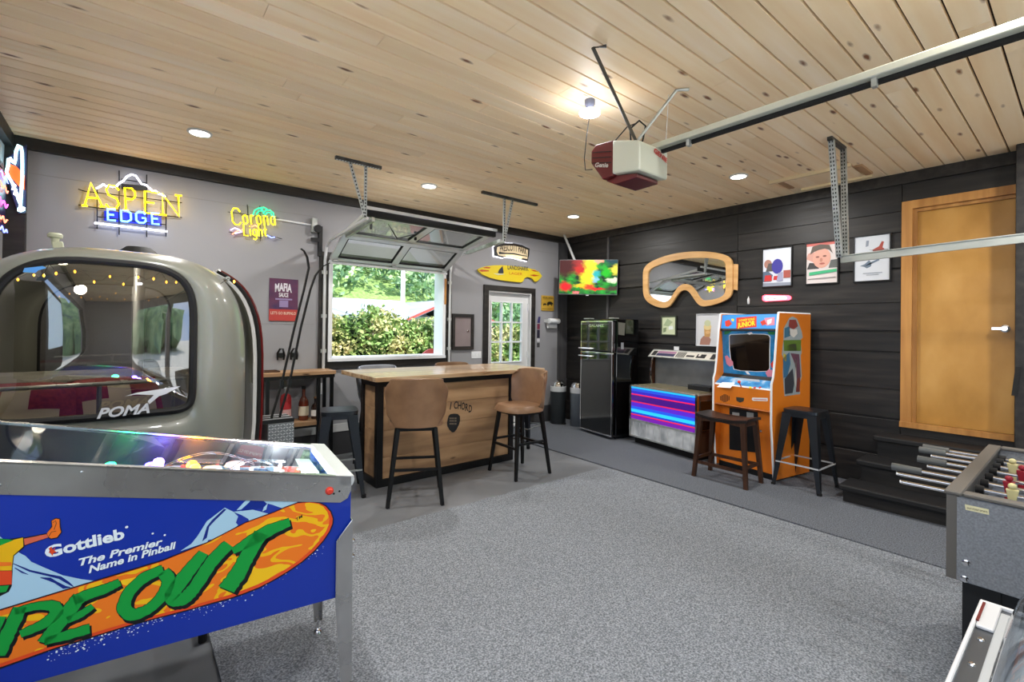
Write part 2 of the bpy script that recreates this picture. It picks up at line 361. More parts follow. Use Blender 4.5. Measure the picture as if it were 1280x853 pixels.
struct('corner_panel', MB().box((5.53, YB-.03, 0), (XR, YB, ZC)), vary(mat('dark_grey_panel', '#4a4a4b', .6), ['#3f3f41', '#555456'], (6, 6, .5), 2, 4), wall_back)
struct('trim_1', MB().box((XL, YB-.05, 2.935), (XR, YB, ZC)), blacktrim)
struct('trim_2', MB().box((XR-.05, .4, 2.925), (XR, YB-.05, ZC)), blacktrim)
struct('trim_3', MB().box((XL, YF, 2.925), (XL+.05, YB-.05, ZC)), blacktrim)
struct('trim_4', MB().box((XL, YB-.07, 0), (-.655, YB, 2.935)), blacktrim)
# black casing round the hatch: boards of a window frame
hw = struct('window_1', MB().box((1.70, YB-.03, 1.01), (1.80, YB, 2.30)).box((3.36, YB-.03, 1.01), (3.46, YB, 2.30)).box((1.80, YB-.03, 1.01), (3.36, YB, 1.095)).box((1.70, YB-.02, 2.27), (3.46, YB, 2.36)), blacktrim)
struct('jamb', MB().box((OX0-.03, YB-.045, OZ0), (OX0-.001, YB, OZ1)).box((OX0+.0, YB-.045, OZ0), (OX0+.014, YB+T+.03, OZ1)).box((OX1-.014, YB-.045, OZ0), (OX1, YB+T+.03, OZ1)).box((OX1+.001, YB-.045, OZ0), (OX1+.03, YB, OZ1)).box((OX0-.03, YB-.06, OZ0-.035), (OX1+.03, YB-.001, OZ0)).box((OX0+.014, YB-.03, OZ0+.001), (OX1-.014, YB+T+.05, OZ0+.012)).box((OX0+.014, YB, OZ1-.014), (OX1-.014, YB+T, OZ1)), jamb, hw)
struct('jamb_block', MB().box((3.335, YB-.05, 1.82), (3.365, YB-.044, 2.17)), fir, hw)
# back door with nine panes
dr = struct('door_1', MB().box((DX0+.02, YB+.05, .03), (4.205, YB+.09, DZ1-.02)).box((4.795, YB+.05, .03), (DX1-.02, YB+.09, DZ1-.02)).box((4.205, YB+.05, .03), (4.795, YB+.09, 1.0)).box((4.205, YB+.05, 1.90), (4.795, YB+.09, DZ1-.02)), whitepaint)
struct('casing', MB().box((DX0-.085, YB-.025, 0), (DX0, YB, DZ1+.08)).box((DX1, YB-.025, 0), (DX1+.075, YB, DZ1+.08)).box((DX0, YB-.025, DZ1), (DX1, YB, DZ1+.08)), blacktrim, dr)
struct('door_jamb', MB().box((DX0, YB-.01, 0), (DX0+.02, YB+.12, DZ1)).box((DX1-.02, YB-.01, 0), (DX1, YB+.12, DZ1)).box((DX0+.02, YB-.01, DZ1-.02), (DX1-.02, YB+.12, DZ1)).box((DX0, YB, 0), (DX1, YB+.16, .03)), whitepaint, dr)
for i in range(3):
    for j in range(3):
        a = 4.205+i*.59/3; c = 1.0+j*.9/3
        pn = struct('pane', MB().box((a+.008, YB+.066, c+.008), (a+.59/3-.008, YB+.072, c+.292)), paneglass, dr)
struct('muntin', MB().box((4.205+.59/3-.012, YB+.045, 1.0), (4.205+.59/3+.012, YB+.09, 1.9)).box((4.205+.59*2/3-.012, YB+.045, 1.0), (4.205+.59*2/3+.012, YB+.09, 1.9)).box((4.205, YB+.046, 1.288), (4.795, YB+.088, 1.312)).box((4.205, YB+.046, 1.588), (4.795, YB+.088, 1.612))
       .box((4.19, YB+.04, .985), (4.81, YB+.05, 1.0)).box((4.19, YB+.04, 1.9), (4.81, YB+.05, 1.915)).box((4.19, YB+.04, 1.0), (4.205, YB+.05, 1.9)).box((4.795, YB+.04, 1.0), (4.81, YB+.05, 1.9)), jamb, dr)
for z in (.3, 1.05, 1.8): struct('hinge', MB().box((DX1-.035, YB+.03, z), (DX1-.015, YB+.05, z+.1)), alum, dr)
# right wall: backing and charred boards, with door opening
RD0, RD1, RZ0, RZ1 = .20, 1.075, .67, 2.68
wr = MB()
for a, b in (((YF-.15, 0), (RD0, ZC)), ((RD0, 0), (RD1, RZ0)), ((RD0, RZ1), (RD1, ZC)), ((RD1, 0), (YB+T, ZC))):
    wr.box((XR, a[0], a[1]), (XR+.15, b[0], b[1]))
wall_right = struct('wall_right', wr, blackwood)
zs = [0, .33, .67, .975, 1.325, 1.515, 1.81, 2.13, 2.46, 2.68, 2.95]
ys = [YF+.02, RD0-.08, 1.155, 2.72, 4.70, YB-.03]
for i in range(len(zs)-1):
    for j in range(len(ys)-1):
        y0, y1 = ys[j], ys[j+1]; z0, z1 = zs[i], zs[i+1]
        if j == 1 and z0 > .6 and z0 < 2.6: continue
        if j >= 2:
            sh = ((i*7+j*3) % 3-1)*.012; z0 += sh if i else 0; z1 += sh if i < len(zs)-2 else 0
        if j == 1 and z0 >= 2.6: z0 = 2.75
        if j == 1 and z1 > .6 and z1 < .8: z1 = .62
        th = .016+.004*((i*5+j) % 3)
        struct('wall_board', MB().box((XR-th, y0+.002, z0+.003), (XR, y1-.002, z1-.003)), blackwood, wall_right, bev=.003)
struct('batten', MB().box((XR-.045, 4.68, 0), (XR-.015, 4.71, 2.93)), mat('conduit_grey', '#4c4b4c', .5), wall_right)
# upper door at the top of the steps
rd = struct('door_2', MB().box((XR+.02, RD0, RZ0), (XR+.06, RD1, RZ1)), birch)
struct('casing', MB().box((XR-.035, RD1, RZ0-.05), (XR, 1.155, RZ1+.075)).box((XR-.035, RD0-.08, RZ0-.05), (XR, RD0, RZ1+.075)).box((XR-.035, RD0, RZ1), (XR, RD1, RZ1+.075)).box((XR-.045, RD0-.08, RZ0-.05), (XR+.1, 1.16, RZ0)), fir, rd)
struct('door_jamb', MB().box((XR-.005, RD1-.03, RZ0), (XR+.06, RD1, RZ1)).box((XR-.005, RD0, RZ1-.03), (XR+.06, RD1-.03, RZ1)), fir, rd)
kb = MB().lathe((XR+.02, .47, 1.556), [(.032, 0), (.032, -.008), (.012, -.012), (.012, -.05), (.02, -.055)], 16, (1, 0, 0)).bar((XR-.03, .47, 1.556), (XR-.03, .545, 1.556), .018, .022)
struct('door_handle', kb, chrome, rd)
# dark post on the right wall
post = struct('trim_5', MB().box((5.50, .17, 0), (XR, .395, ZC)), blacktrim, bev=.004)
hb = MB().add([(5.49,.36,1.25),(5.49,.39,1.25),(5.47,.41,1.02),(5.47,.38,1.02),(5.51,.36,1.25),(5.51,.39,1.25),(5.49,.41,1.02),(5.49,.38,1.02)], [(0,1,2,3),(7,6,5,4),(0,4,5,1),(1,5,6,2),(2,6,7,3),(3,7,4,0)]).build('hanging_strap', rubber)
hb['label'] = 'narrow black strap hanging on the dark post beside the tan wood door'; hb['category'] = 'strap'
# steps up to the door: treads and risers as pieces
st = struct('trim_6', MB().box((4.96, .36, 0), (XR-.02, 1.40, .115)).box((5.2, .36, .115), (XR-.02, 1.33, .31)).box((5.46, .36, .31), (XR-.02, 1.27, .50)), blackwood)
for x0, x1, y1, z in ((4.90, 5.22, 1.42, .165), (5.16, 5.48, 1.36, .355), (5.42, XR-.02, 1.30, .55)):
    struct('tread', MB().box((x0, .34, z-.05), (x1, y1, z)), mat('step_black', '#131315', .6), st, bev=.012, seg=2)
# left wall (a short stretch in view), front wall with two open garage doorways
WL0, WL1, WLZ0, WLZ1 = -1.7, 1.9, .9, 2.45
wl = MB()
for a, b in (((YF-.15, 0), (WL0, ZC)), ((WL0, 0), (WL1, WLZ0)), ((WL0, WLZ1), (WL1, ZC)), ((WL1, 0), (YB+T, ZC))):
    wl.box((XL-.15, a[0], a[1]), (XL, b[0], b[1]))
wall_left = struct('wall_left', wl, greywall)
w2 = struct('window_2', MB().box((XL-.1, WL0, WLZ0), (XL+.02, WL0+.06, WLZ1)).box((XL-.1, WL1-.06, WLZ0), (XL+.02, WL1, WLZ1)).box((XL-.1, WL0+.06, WLZ0), (XL+.02, WL1-.06, WLZ0+.06)).box((XL-.1, WL0+.06, WLZ1-.06), (XL+.02, WL1-.06, WLZ1)), blacktrim)
struct('trim_7', MB().box((XL, 4.6, 2.68), (XL+.03, 5.3, 2.72)).box((XL, 4.6, 1.6), (XL+.02, 5.3, 1.63)), blacktrim)
wf = MB()
GD = [(.95, 3.0), (3.3, 5.4)]
for a, b in (((XL-.15, 0), (GD[0][0], ZC)), ((GD[0][0], 2.45), (GD[0][1], ZC)), ((GD[0][1], 0), (GD[1][0], ZC)), ((GD[1][0], 2.45), (GD[1][1], ZC)), ((GD[1][1], 0), (XR+.15, ZC))):
    wf.box((a[0], YF-.15, a[1]), (b[0], YF, b[1]))
struct('wall_front', wf, greywall)
# attic hatch laid in the ceiling
ht = struct('trim_8', MB().box((5.06, 1.40, ZC-.008), (5.50, 1.98, ZC-.001)), pine)
struct('hatch_trim', MB().box((5.02, 1.38, ZC-.03), (5.06, 2.08, ZC-.001)).box((5.50, 1.34, ZC-.03), (5.54, 1.95, ZC-.001)), mat('pale_pine', '#e3cda4', .5), ht)
struct('hatch_dark_board', MB().box((5.12, 1.32, ZC-.02), (5.46, 1.38, ZC-.001)).box((5.12, 1.98, ZC-.02), (5.40, 2.03, ZC-.001)), MATS['bar_wood'], ht)  # short dark boards across the two ends of the hatch

# --------------------- outdoors ---------------------
grass = vary(mat('lawn', '#7d9a55', .9), ['#5f7d3d', '#8ca763'], (1, 1, 1), 4, 6)
struct('ground', MB().box((-60, YB+T, -.3), (80, 120, -.1)), grass)
struct('driveway', MB().box((-40, -40, -.16), (40, YF-.15, -.06)).box((-40, YF-.15, -.16), (XL-.15, YB+T, -.06)), vary(mat('driveway', '#d0cec6', .8), ['#c6c4bc', '#dcdad2'], (1, 1, 1), 3, 6))  # left stretch added and surface kept pale to bounce sun onto the ceiling
leafm = vary(mat('hedge_leaf', '#6f8b4c', .6), ['#3d5a2c', '#7a9a50', '#c2bd80', '#dcc3a2'], (1, 1, 1), 2.6, 4, pos=(.3, .72))
leafy = vary(mat('hazy_tree_leaf', '#5f7f4a', .7), ['#58786a', '#86a878', '#b4cc9a'], (1, 1, 1), .8, 5)  # pale blue-greens put distance haze into the leaf colour
def leaves(name, n, fn, size, M_, label, cat, kind='stuff'):
    c = np.array([fn() for _ in range(n)]); a = rng.normal(size=(n, 3)); a /= np.linalg.norm(a, axis=1)[:, None]
    b = np.cross(a, rng.normal(size=(n, 3))); b /= np.linalg.norm(b, axis=1)[:, None]; sz = size*rng.uniform(.6, 1.4, n)[:, None]
    v = np.stack([c-a*sz, c+b*sz*.55, c+a*sz, c-b*sz*.55], 1).reshape(-1, 3)
    me = bpy.data.meshes.new(name); me.from_pydata(v.tolist(), [], np.arange(4*n).reshape(n, 4).tolist()); me.materials.append(M_)
    o = bpy.data.objects.new(name, me); COL.objects.link(o); MW[o] = Matrix.Identity(4)
    o['label'] = label; o['category'] = cat
    if kind: o['kind'] = kind
    return o
def hedge_pt():
    x = rng.uniform(1.5, 12.5); y = 8.6+rng.uniform(0, 1) ** 2*.9; top = 1.70+.12*math.sin(x*2.1)+.09*math.sin(x*5.3)-(.22 if x > 5.2 else 0)
    z = rng.uniform(-.1, top); y += .10*math.sin(x*3.1+z*4)+(.25*max(0, (z-1.4)))
    return (x, y, z+rng.normal()*.05)
leaves('hedge', 42000, hedge_pt, .05, leafm, 'leafy green hedge with cream tips outside the hatch', 'hedge')
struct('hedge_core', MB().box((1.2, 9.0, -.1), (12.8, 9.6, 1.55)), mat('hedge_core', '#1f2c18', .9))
# wooded hill
def hill_z(x, y): return max(0, (y-38)*.55+2.5*math.sin(x*.09)+1.2*math.sin(x*.21+y*.1))-.2
struct('hill', MB().grid(lambda u, v: (-30+130*u, 38+60*v, hill_z(-30+130*u, 38+60*v)), 24, 14), grass, smooth=True)
ico = bmesh.new(); bmesh.ops.create_icosphere(ico, subdivisions=2, radius=1); IV = np.array([v.co[:] for v in ico.verts]); IF = [[v.index for v in f.verts] for f in ico.faces]; ico.free()
tc_ = [(rng.uniform(10, 80), rng.uniform(39, 84), rng.uniform(1.0, 2.2)) for _ in range(1000)]
def forest_pt():
    x, y, r = tc_[rng.integers(len(tc_))]; d = rng.normal(size=3); d /= np.linalg.norm(d); d[1] = -abs(d[1])
    return (x+d[0]*r, y+d[1]*r, hill_z(x, y)+r*1.1+d[2]*r*1.2)
leaves('forest', 90000, forest_pt, .30, leafy, 'distant green trees covering the hillside', 'trees')
# neighbour's house, seen over the hedge
hs = thing('house', 'neighbouring house with a pale ribbed metal roof and red trim over the hedge', 'house', (12, 26, -.1))
box('wall', (5.5, 24, -.1), (16.5, 30, 2.1), mat('house_wall', '#c9c4bd', .7), hs)
rfm = vary(mat('metal_roof', '#b9bccb', .4, .3), ['#8d90aa', '#a9abc2'], (3, .2, .2), 3, 2)
MB().add([(5, 23.4, 2.1), (13.2, 23.4, 2.1), (13.2, 27.2, 3.15), (5, 27.2, 3.15), (5, 31, 2.1), (13.2, 31, 2.1)], [(0,1,2,3), (3,2,5,4)]).build('roof', rfm, hs, solid=.12)
MB().add([(11.2, 22.4, 1.9), (16.8, 22.4, 1.9), (14, 22.4, 3.1), (11.2, 30, 1.9), (16.8, 30, 1.9), (14, 30, 3.1)], [(0,2,5,3), (2,1,4,5)]).build('roof', rfm, hs, solid=.12)
MB().bar((11.2, 22.3, 1.9), (14, 22.3, 3.1), .08, .12).bar((14, 22.3, 3.1), (16.8, 22.3, 1.9), .08, .12).build('fascia', mat('red_trim', '#a8433b', .5), hs)
up_ = MB().cyl((10.05, 20.5, -.1), (10.05, 20.5, 8), .11, .09, 12).build('utility_pole', mat('pole_white', '#e6e6e2', .6)); up_['label'] = 'white pole standing between the hedge and the house'; up_['category'] = 'pole'
rc = thing('garden_seat', 'red rounded garden seat back just above the hatch sill', 'chair', (4.1, 7.2, -.1))
MB().grid(lambda u, v: (3.86+.48*u, 7.2+.05*math.sin(PI*u), .6+(.42+.12*math.sin(PI*u))*v), 9, 5).build('backrest', mat('red_plastic', '#d9564c', .4), rc, solid=.02)
MB().box((3.88, 6.8, .32), (4.32, 7.2, .36)).build('seat', MATS['red_plastic'], rc, bev=.01)
for a, b in ((3.9, 6.82), (4.3, 6.82), (3.9, 7.18), (4.3, 7.18)): MB().cyl((a, b, -.1), (a, b, .62), .014, n=8).build('leg', alum, rc)
# trees beyond the driveway: they stand behind the camera and show only in reflections
vs, fs = [], []
for k in range(60):
    x = rng.uniform(-26, 20); y = rng.uniform(-34, -24); h_ = rng.uniform(3, 8); r = rng.uniform(1.5, 3)
    q = IV*(1+.25*rng.normal(size=(len(IV), 1)))*np.array([r, r, h_*.6])+np.array([x, y, h_*.5]); b0 = len(vs); vs += q.tolist(); fs += [[b0+i for i in f] for f in IF]
me = bpy.data.meshes.new('tree_line'); me.from_pydata(vs, [], fs); me.materials.append(leafy); fo = bpy.data.objects.new('tree_line', me); COL.objects.link(fo)
fo['kind'] = 'stuff'; fo['label'] = 'trees across the drive mirrored in the cabin glass'; fo['category'] = 'trees'

# --------------------- lamps ---------------------
def can_light(x, y, label, e=25):
    t = thing('recessed_light', label, 'ceiling light', (x, y, ZC-.006), 0, 'recessed ceiling lights')
    MB().tube([(x+.076*math.cos(a), y+.076*math.sin(a), ZC-.006) for a in [k*PI/12 for k in range(24)]], .011, 6, True).build('trim_ring', whitepaint, t, smooth=True)
    MB().lathe((x, y, ZC-.012), [(.07, 0), (.07, .006)], 24).build('lens', whiteglow, t)
    l = bpy.data.lights.new('lamp', 'AREA'); l.shape = 'DISK'; l.size = .12; l.energy = e; l.color = (1, .975, .94)
    o = bpy.data.objects.new('lamp', l); COL.objects.link(o); o.location = (x, y, ZC-.03)
    return t
can_light(.43, 4.48, 'recessed light above the gondola, left of the others')
can_light(2.50, 4.51, 'recessed light over the serving hatch, between its two track hangers')
can_light(4.64, 4.42, 'recessed light near the far corner above the television')
can_light(4.63, 2.20, 'recessed light near the arcade cabinet wall')
for x, y, lb_ in ((2.5, .1, 'unseen fill light recessed overhead in the middle of the room'), (.4, .1, 'unseen fill light recessed overhead by the left window'), (4.6, -.2, 'unseen fill light recessed overhead beside the wood door wall'), (.4, 2.2, 'unseen fill light recessed overhead above the pinball machine')):
    can_light(x, y, lb_)  # these four are out of view, added as fill for the room
# =====================================================================
# SKI GONDOLA CABIN
# =====================================================================
gx, gz, GA, GB = -.07, 1.085, .66, .815
def supel(cx, cz, a, b, n, k=64, bot=None, left=None):
    pts = []
    for i in range(k):
        t = 2*PI*i/k; c, s_ = math.cos(t), math.sin(t); nn = (left if (left and c < 0) else n) if (s_ >= 0 or bot is None) else bot
        pts.append((cx+a*math.copysign(abs(c)**(2/nn), c), cz+b*math.copysign(abs(s_)**(2/nn), s_)))
    return pts
K = 64
win = supel(-.095, 1.425, .372, .372, 4.0, K, 12, 2.9)
def full(d=0, e=0): return supel(gx, gz-e*0, GA+d, GB+d, 3.6, K, 3.6, 2.6)
gon = thing('ski_gondola', 'large cream ski gondola cabin with a wide dark tinted window', 'gondola', (gx, 3.75, 0))
Y0, Y1 = 3.0, 4.5
secs = []
def bulge(x, z): return .05*((x-gx)/.67)**2
for i in range(9):
    t = i/8*PI/2; q = math.sin(t)**.9; y = Y0+.46*(1-math.cos(t)); F_ = full()
    secs.append([(w[0]+(f[0]-w[0])*q, y+bulge(w[0], 0)*(1-q), w[1]+(f[1]-w[1])*q) for w, f in zip(win, F_)])
for y in (3.50, 3.75, 4.0): secs.append([(a, y, b) for a, b in full()])
for i in range(9):
    t = (8-i)/8*PI/2; q = math.sin(t)**.9; y = Y1-.46*(1-math.cos(t))
    secs.append([(w[0]+(f[0]-w[0])*q, y, w[1]+(f[1]-w[1])*q) for w, f in zip(win, full())])
sh = MB(); n_ = len(secs)
for r in secs: sh.v += [Vector(p) for p in r]
for j in range(n_-1):
    for i in range(K):
        ang = i/K*360
        if 8 <= j < 13 and (ang < 52 or ang > 322): continue          # doorway in the right side
        sh.f.append([j*K+i, j*K+(i+1) % K, (j+1)*K+(i+1) % K, (j+1)*K+i])
sh.build('shell', cream, gon, smooth=True, solid=.03)
W3 = [Vector(p) for p in secs[0]]
MB().tube([p+Vector((0, -.004, 0)) for p in W3], .017, 8, True).build('window_gasket', rubber, gon, smooth=True)
cen = Vector((-.085, 2.955, 1.425)); gl_ = MB(); gl_.v = [cen]; RN = 8
for r in range(1, RN+1):
    for p in W3:
        q = r/RN; v = cen.lerp(p, q); v.y = 2.955+(p.y-2.955)*q**2.2; gl_.v.append(v)
gl_.f = [[0, 1+i, 1+(i+1) % K] for i in range(K)]
for r in range(RN-1):
    for i in range(K): gl_.f.append([1+r*K+i, 1+r*K+(i+1) % K, 1+(r+1)*K+(i+1) % K, 1+(r+1)*K+i])
gl_.build('front_window', tinted, gon, smooth=True)
B3 = [Vector(p) for p in secs[-1]]
MB().tube(B3, .017, 8, True).build('window_gasket', rubber, gon, smooth=True)
bk = MB(); bk.v = B3; bk.f = [list(range(K))]; bk.build('rear_window', tinted, gon)
# black rubber round the doorway
def fpt(i, d=0): a, b = full(d)[i % K]; return a, b
ia, ib = int(322/360*K)+1, int(52/360*K)
idx = list(range(ia, K))+list(range(0, ib+2))
edge = [Vector((fpt(i)[0], secs[8][0][1], fpt(i)[1])) for i in idx]
MB().tube(edge, .013, 8).build('door_gasket', rubber, gon, smooth=True)
edge2 = [Vector((fpt(i)[0], secs[13][0][1], fpt(i)[1])) for i in idx]
MB().tube(edge2, .013, 8).build('door_gasket', rubber, gon, smooth=True)
# sliding door leaf carried outside the shell, pushed to the rear
dl = MB(); D_ = .19
ys_ = [3.93, 3.97, 4.10, 4.32, 4.46, 4.52]
ring_ = list(range(ia-1, K))+list(range(0, ib+3))
for y in ys_:
    dd = D_-(.03 if y in (3.93, 4.52) else 0)
    dl.v += [Vector((fpt(i, dd)[0]+.02, y, (fpt(i, dd)[1]-1.0)*.93+.955)) for i in ring_]
m_ = len(ring_); lo, hi = int(m_*.42), m_-3
for j in range(len(ys_)-1):
    for i in range(m_-1):
        if j in (2,) and lo <= i < hi: continue
        dl.f.append([j*m_+i, j*m_+i+1, (j+1)*m_+i+1, (j+1)*m_+i])
door = dl.build('door', cream, gon, smooth=True, solid=.025)
fr_ = [dl.v[i]+Vector((.004, -.004, 0)) for i in range(m_)]
MB().tube(fr_, .013, 8).build('gasket', rubber, door, smooth=True)
MB().tube([p+Vector((.022, .02, .004)) for p in fr_], .011, 6).build('reflector_edge', mat('reflector_red', '#661818', .3), door, smooth=True)
MB().tube([p+Vector((-.028, .004, -.006)) for p in fr_], .013, 6).build('door_rim', whitepaint, door, smooth=True)
gw = MB(); gw.v = [dl.v[2*m_+i] for i in range(lo, hi+1)]+[dl.v[3*m_+i] for i in range(lo, hi+1)]; c_ = hi-lo+1; gw.f = [[i, i+1, c_+i+1, c_+i] for i in range(c_-1)]
gw.build('door_window', tinted, door)
MB().tube([Vector((.75, 3.9, .36)), Vector((.75, 4.5, .36))], .014, 8).build('door_track', galv, gon)
MB().tube([Vector((.5, 3.5, 1.80)), Vector((.52, 4.5, 1.79))], .014, 8).build('door_track', galv, gon)
# inside: floor, two benches, pole, roof vents, grab rail
MB().box((-.60, 3.25, .36), (.56, 4.3, .40)).build('cabin_floor', mat('cabin_floor', '#4a4a4a', .8), gon)
cr2 = mat('bench_grey', '#9c9a90', .5)
MB().box((-.62, 3.30, .40), (-.22, 4.25, .82)).build('bench', cr2, gon, bev=.03, seg=2)
MB().box((-.64, 3.98, .82), (.35, 4.16, 1.20)).build('backrest', cr2, gon, bev=.05, seg=2)
MB().box((-.2, 3.90, .40), (.5, 4.3, .80)).build('bench', cr2, gon, bev=.03, seg=2)
MB().cyl((.06, 3.85, .40), (.06, 3.85, 1.86), .028, n=12).cyl((.43, 4.22, .8), (.43, 4.22, 1.78), .022, n=10).build('pole', alum, gon, smooth=True)
MB().lathe((-.05, 3.6, 1.86), [(.10, .02), (.10, 0), (.04, -.02)], 20).lathe((.16, 3.55, 1.86), [(.10, .02), (.10, 0), (.04, -.02)], 20).build('roof_vent', rubber, gon, smooth=True)
rz = 1.205
MB().tube([(-.50, 3.13, rz-.01), (-.2, 3.09, rz-.005), (.1, 3.09, rz), (.26, 3.14, rz+.005)], .010, 8).cyl((-.10, 3.10, rz), (-.10, 3.12, 1.03), .010, n=8).cyl((.2, 3.11, rz), (.2, 3.13, 1.05), .008, n=8).build('grab_rail', galv, gon, smooth=True)
box('seat_panel', (.47, 3.80, 1.13), (.60, 3.83, 1.34), mat('pale_panel', '#d6d8d6', .5), gon, bev=.01)
# undercarriage feet and roof fittings
for a, b in ((-.4, 3.2), (.28, 2.66), (-.4, 4.3), (.4, 4.3)):
    pass
MB().bar((-.5, 3.3, .24), (.45, 3.3, .24), .08, .08).bar((-.5, 4.2, .24), (.45, 4.2, .24), .08, .08).bar((-.45, 2.62, .16), (-.45, 4.4, .16), .06, .06).bar((.30, 2.62, .16), (.30, 4.4, .16), .06, .06).build('stand', blackmetal, gon)
for a, b in ((-.45, 2.66), (.30, 2.66), (-.45, 4.36), (.30, 4.36)): MB().cyl((a, b, .16), (a, b, .0), .022, .018, 10).build('foot', rubber, gon)
MB().lathe((.05, 3.55, 1.90), [(.10, -.01), (.10, .015), (.06, .05), (.03, .05)], 16).build('roof_clamp', rubber, gon, smooth=True)
MB().box((.17, 3.6, 1.885), (.30, 3.75, 1.905)).build('roof_pad', rubber, gon, bev=.005)
hg = thing('roof_beacon', 'small pale green beacon head standing on the gondola roof', 'beacon', (-.34, 3.95, 1.90))
bc = mat('beacon_cream', '#c9cdb4', .4)
MB().lathe((-.34, 3.95, 2.015), [(.016, -.045), (.02, -.005), (.034, 0), (.036, .016), (.027, .026), (.01, .028)], 16).build('head', bc, hg, smooth=True)
MB().bar((-.33, 3.95, 1.99), (-.315, 3.95, 1.90), .035, .05).bar((-.315, 3.95, 1.903), (-.38, 3.95, 1.93), .02, .012).build('bracket', bc, hg, bev=.004)
# lettering and swoosh on the window
GF = Frame((-.085, 2.955, 1.425), (1, 0, 0), (0, 0, 1))
def gsurf(px, py):
    return GF.at(px, py)
lw = mat('decal_white', '#c9ccd2', .5)
text('POMA', GF, GF.at(121, 523), GF.at(187, 515.5), .047, lw, gon, bold=.03, shear=.35, off=.012)
k = 260/853
sw = [(GF.at(x*k, 300+y*k)) for x, y in ((510, 640), (560, 625), (740, 598), (680, 630), (650, 640), (612, 672), (605, 660), (630, 635), (560, 632))]
MB().sheet(GF, sw, .022).build('swoosh_mark', lw, gon)
MB().sheet(GF, [(GF.at(x*k, 300+y*k)) for x, y in ((98, 135), (105, 118), (180, 110), (195, 118), (160, 128), (150, 138))], .03).build('window_sticker', mat('sticker_blue', '#4f8fd0', .5), gon)
# cushions on the bench: red with a white cross
def pillow(x, y, z, rx, rz, label, nm='red_cloth'):
    t = thing('cushion', label, 'cushion', (x, y, z), rz, 'cushions inside the gondola')
    Mx = Matrix.Translation((x, y, z)) @ Matrix.Rotation(rz, 4, 'Z') @ Matrix.Rotation(rx, 4, 'X')
    def srf(sgn):
        def fn(u, v):
            a, b = u*2-1, v*2-1; th = .075*((1-a**4)*(1-b**4))**.6
            return Mx @ Vector((a*.22*(1-.06*b*b), b*.22*(1-.06*a*a), sgn*th))
        return fn
    red = vary(mat('red_cloth', '#8e2a2a', .85), ['#7c2024', '#9d3434'], (1, 1, 1), 60, 2, None, .2)
    MB().grid(srf(1), 13, 13).grid(srf(-1), 13, 13).build('cover', red, t, smooth=True)
    wh = mat('cross_cloth', '#cfc4b2', .85)
    def cr_(x0, x1, y0, y1): return MB().grid(lambda u, v: srf(1)((x0+(x1-x0)*u), (y0+(y1-y0)*v))+(Mx.to_3x3() @ Vector((0, 0, .004))), 7, 7)
    cr_(.38, .62, .12, .88).build('cross', wh, t, smooth=True); cr_(.12, .38, .38, .62).build('cross', wh, t, smooth=True); cr_(.62, .88, .38, .62).build('cross', wh, t, smooth=True)
pillow(-.42, 3.38, .99, 1.15, -.1, 'red cushion with white cross at the left end of the gondola bench')
pillow(-.03, 3.60, .99, 1.05, .25, 'red cushion with white cross leaning behind the gondola grab rail')
# string of fairy lights under the gondola roof
fl = thing('fairy_lights', 'string of tiny warm fairy lights hung inside the gondola roof', 'string lights', (-.05, 3.6, 1.85))
fp = [Vector((-.5+.0275*i*1.1, 3.3+.25*math.sin(i*.55), 1.78-.05*abs(math.sin(i*.9)))) for i in range(34)]
MB().tube(fp, .0015, 3).build('wire', rubber, fl)
warm = mat('fairy_bulb', '#ffc860', .4, emit='#ffae30', es=9)
for i, p in enumerate(fp):
    if i % 2 == 0: MB().lathe(p-Vector((0, 0, .012)), [(.001, -.005), (.005, 0), (.005, .006), (.001, .011)], 6).build('bulb', warm, fl)
fp = [Vector((.50-.05*(i % 2), 4.0+.02*i, 1.70-.11*i)) for i in range(9)]
MB().tube(fp, .0015, 3).build('wire', rubber, fl)
for p in fp: MB().lathe(p, [(.001, -.005), (.005, 0), (.005, .006), (.001, .011)], 6).build('bulb', warm, fl)

# =====================================================================
# PINBALL MACHINE
# =====================================================================
PX, PY, PT, PZT, PZB, TL, PW = .686, 1.822, .121, .912, .462, .199, .568
pin = thing('pinball_machine', 'blue pinball machine with orange snowboard side art and steel rails', 'pinball machine', (PX, PY, 0), 0)
bdir = Vector((-math.cos(PT), math.sin(PT), 0)); ndir = Vector((math.sin(PT), math.cos(PT), 0))
PF = Frame((PX, PY, 0), -bdir, (0, 0, 1))        # u points to the front (right), n towards the camera
def pp(s, t, z): return Vector((PX, PY, 0))+bdir*s+ndir*t+Vector((0, 0, z))
LEN = 1.44
blue = mat('cabinet_blue', '#0a2f9e', .3, coat=.3)
pb = MB()
for t0, t1 in ((0, .018), (PW-.018, PW)):
    pb.add([pp(0,t0,PZB), pp(LEN,t0,PZB), pp(LEN,t0,PZT-.012+LEN*TL), pp(0,t0,PZT-.012), pp(0,t1,PZB), pp(LEN,t1,PZB), pp(LEN,t1,PZT-.012+LEN*TL), pp(0,t1,PZT-.012)],
           [(0,1,2,3),(7,6,5,4),(0,4,5,1),(1,5,6,2),(2,6,7,3),(3,7,4,0)])
pb.add([pp(0,.018,PZB), pp(0,PW-.018,PZB), pp(0,PW-.018,PZT-.03), pp(0,.018,PZT-.03), pp(.018,.018,PZB), pp(.018,PW-.018,PZB), pp(.018,PW-.018,PZT-.03), pp(.018,.018,PZT-.03)], [(0,1,2,3),(7,6,5,4),(0,4,5,1),(1,5,6,2),(2,6,7,3),(3,7,4,0)])
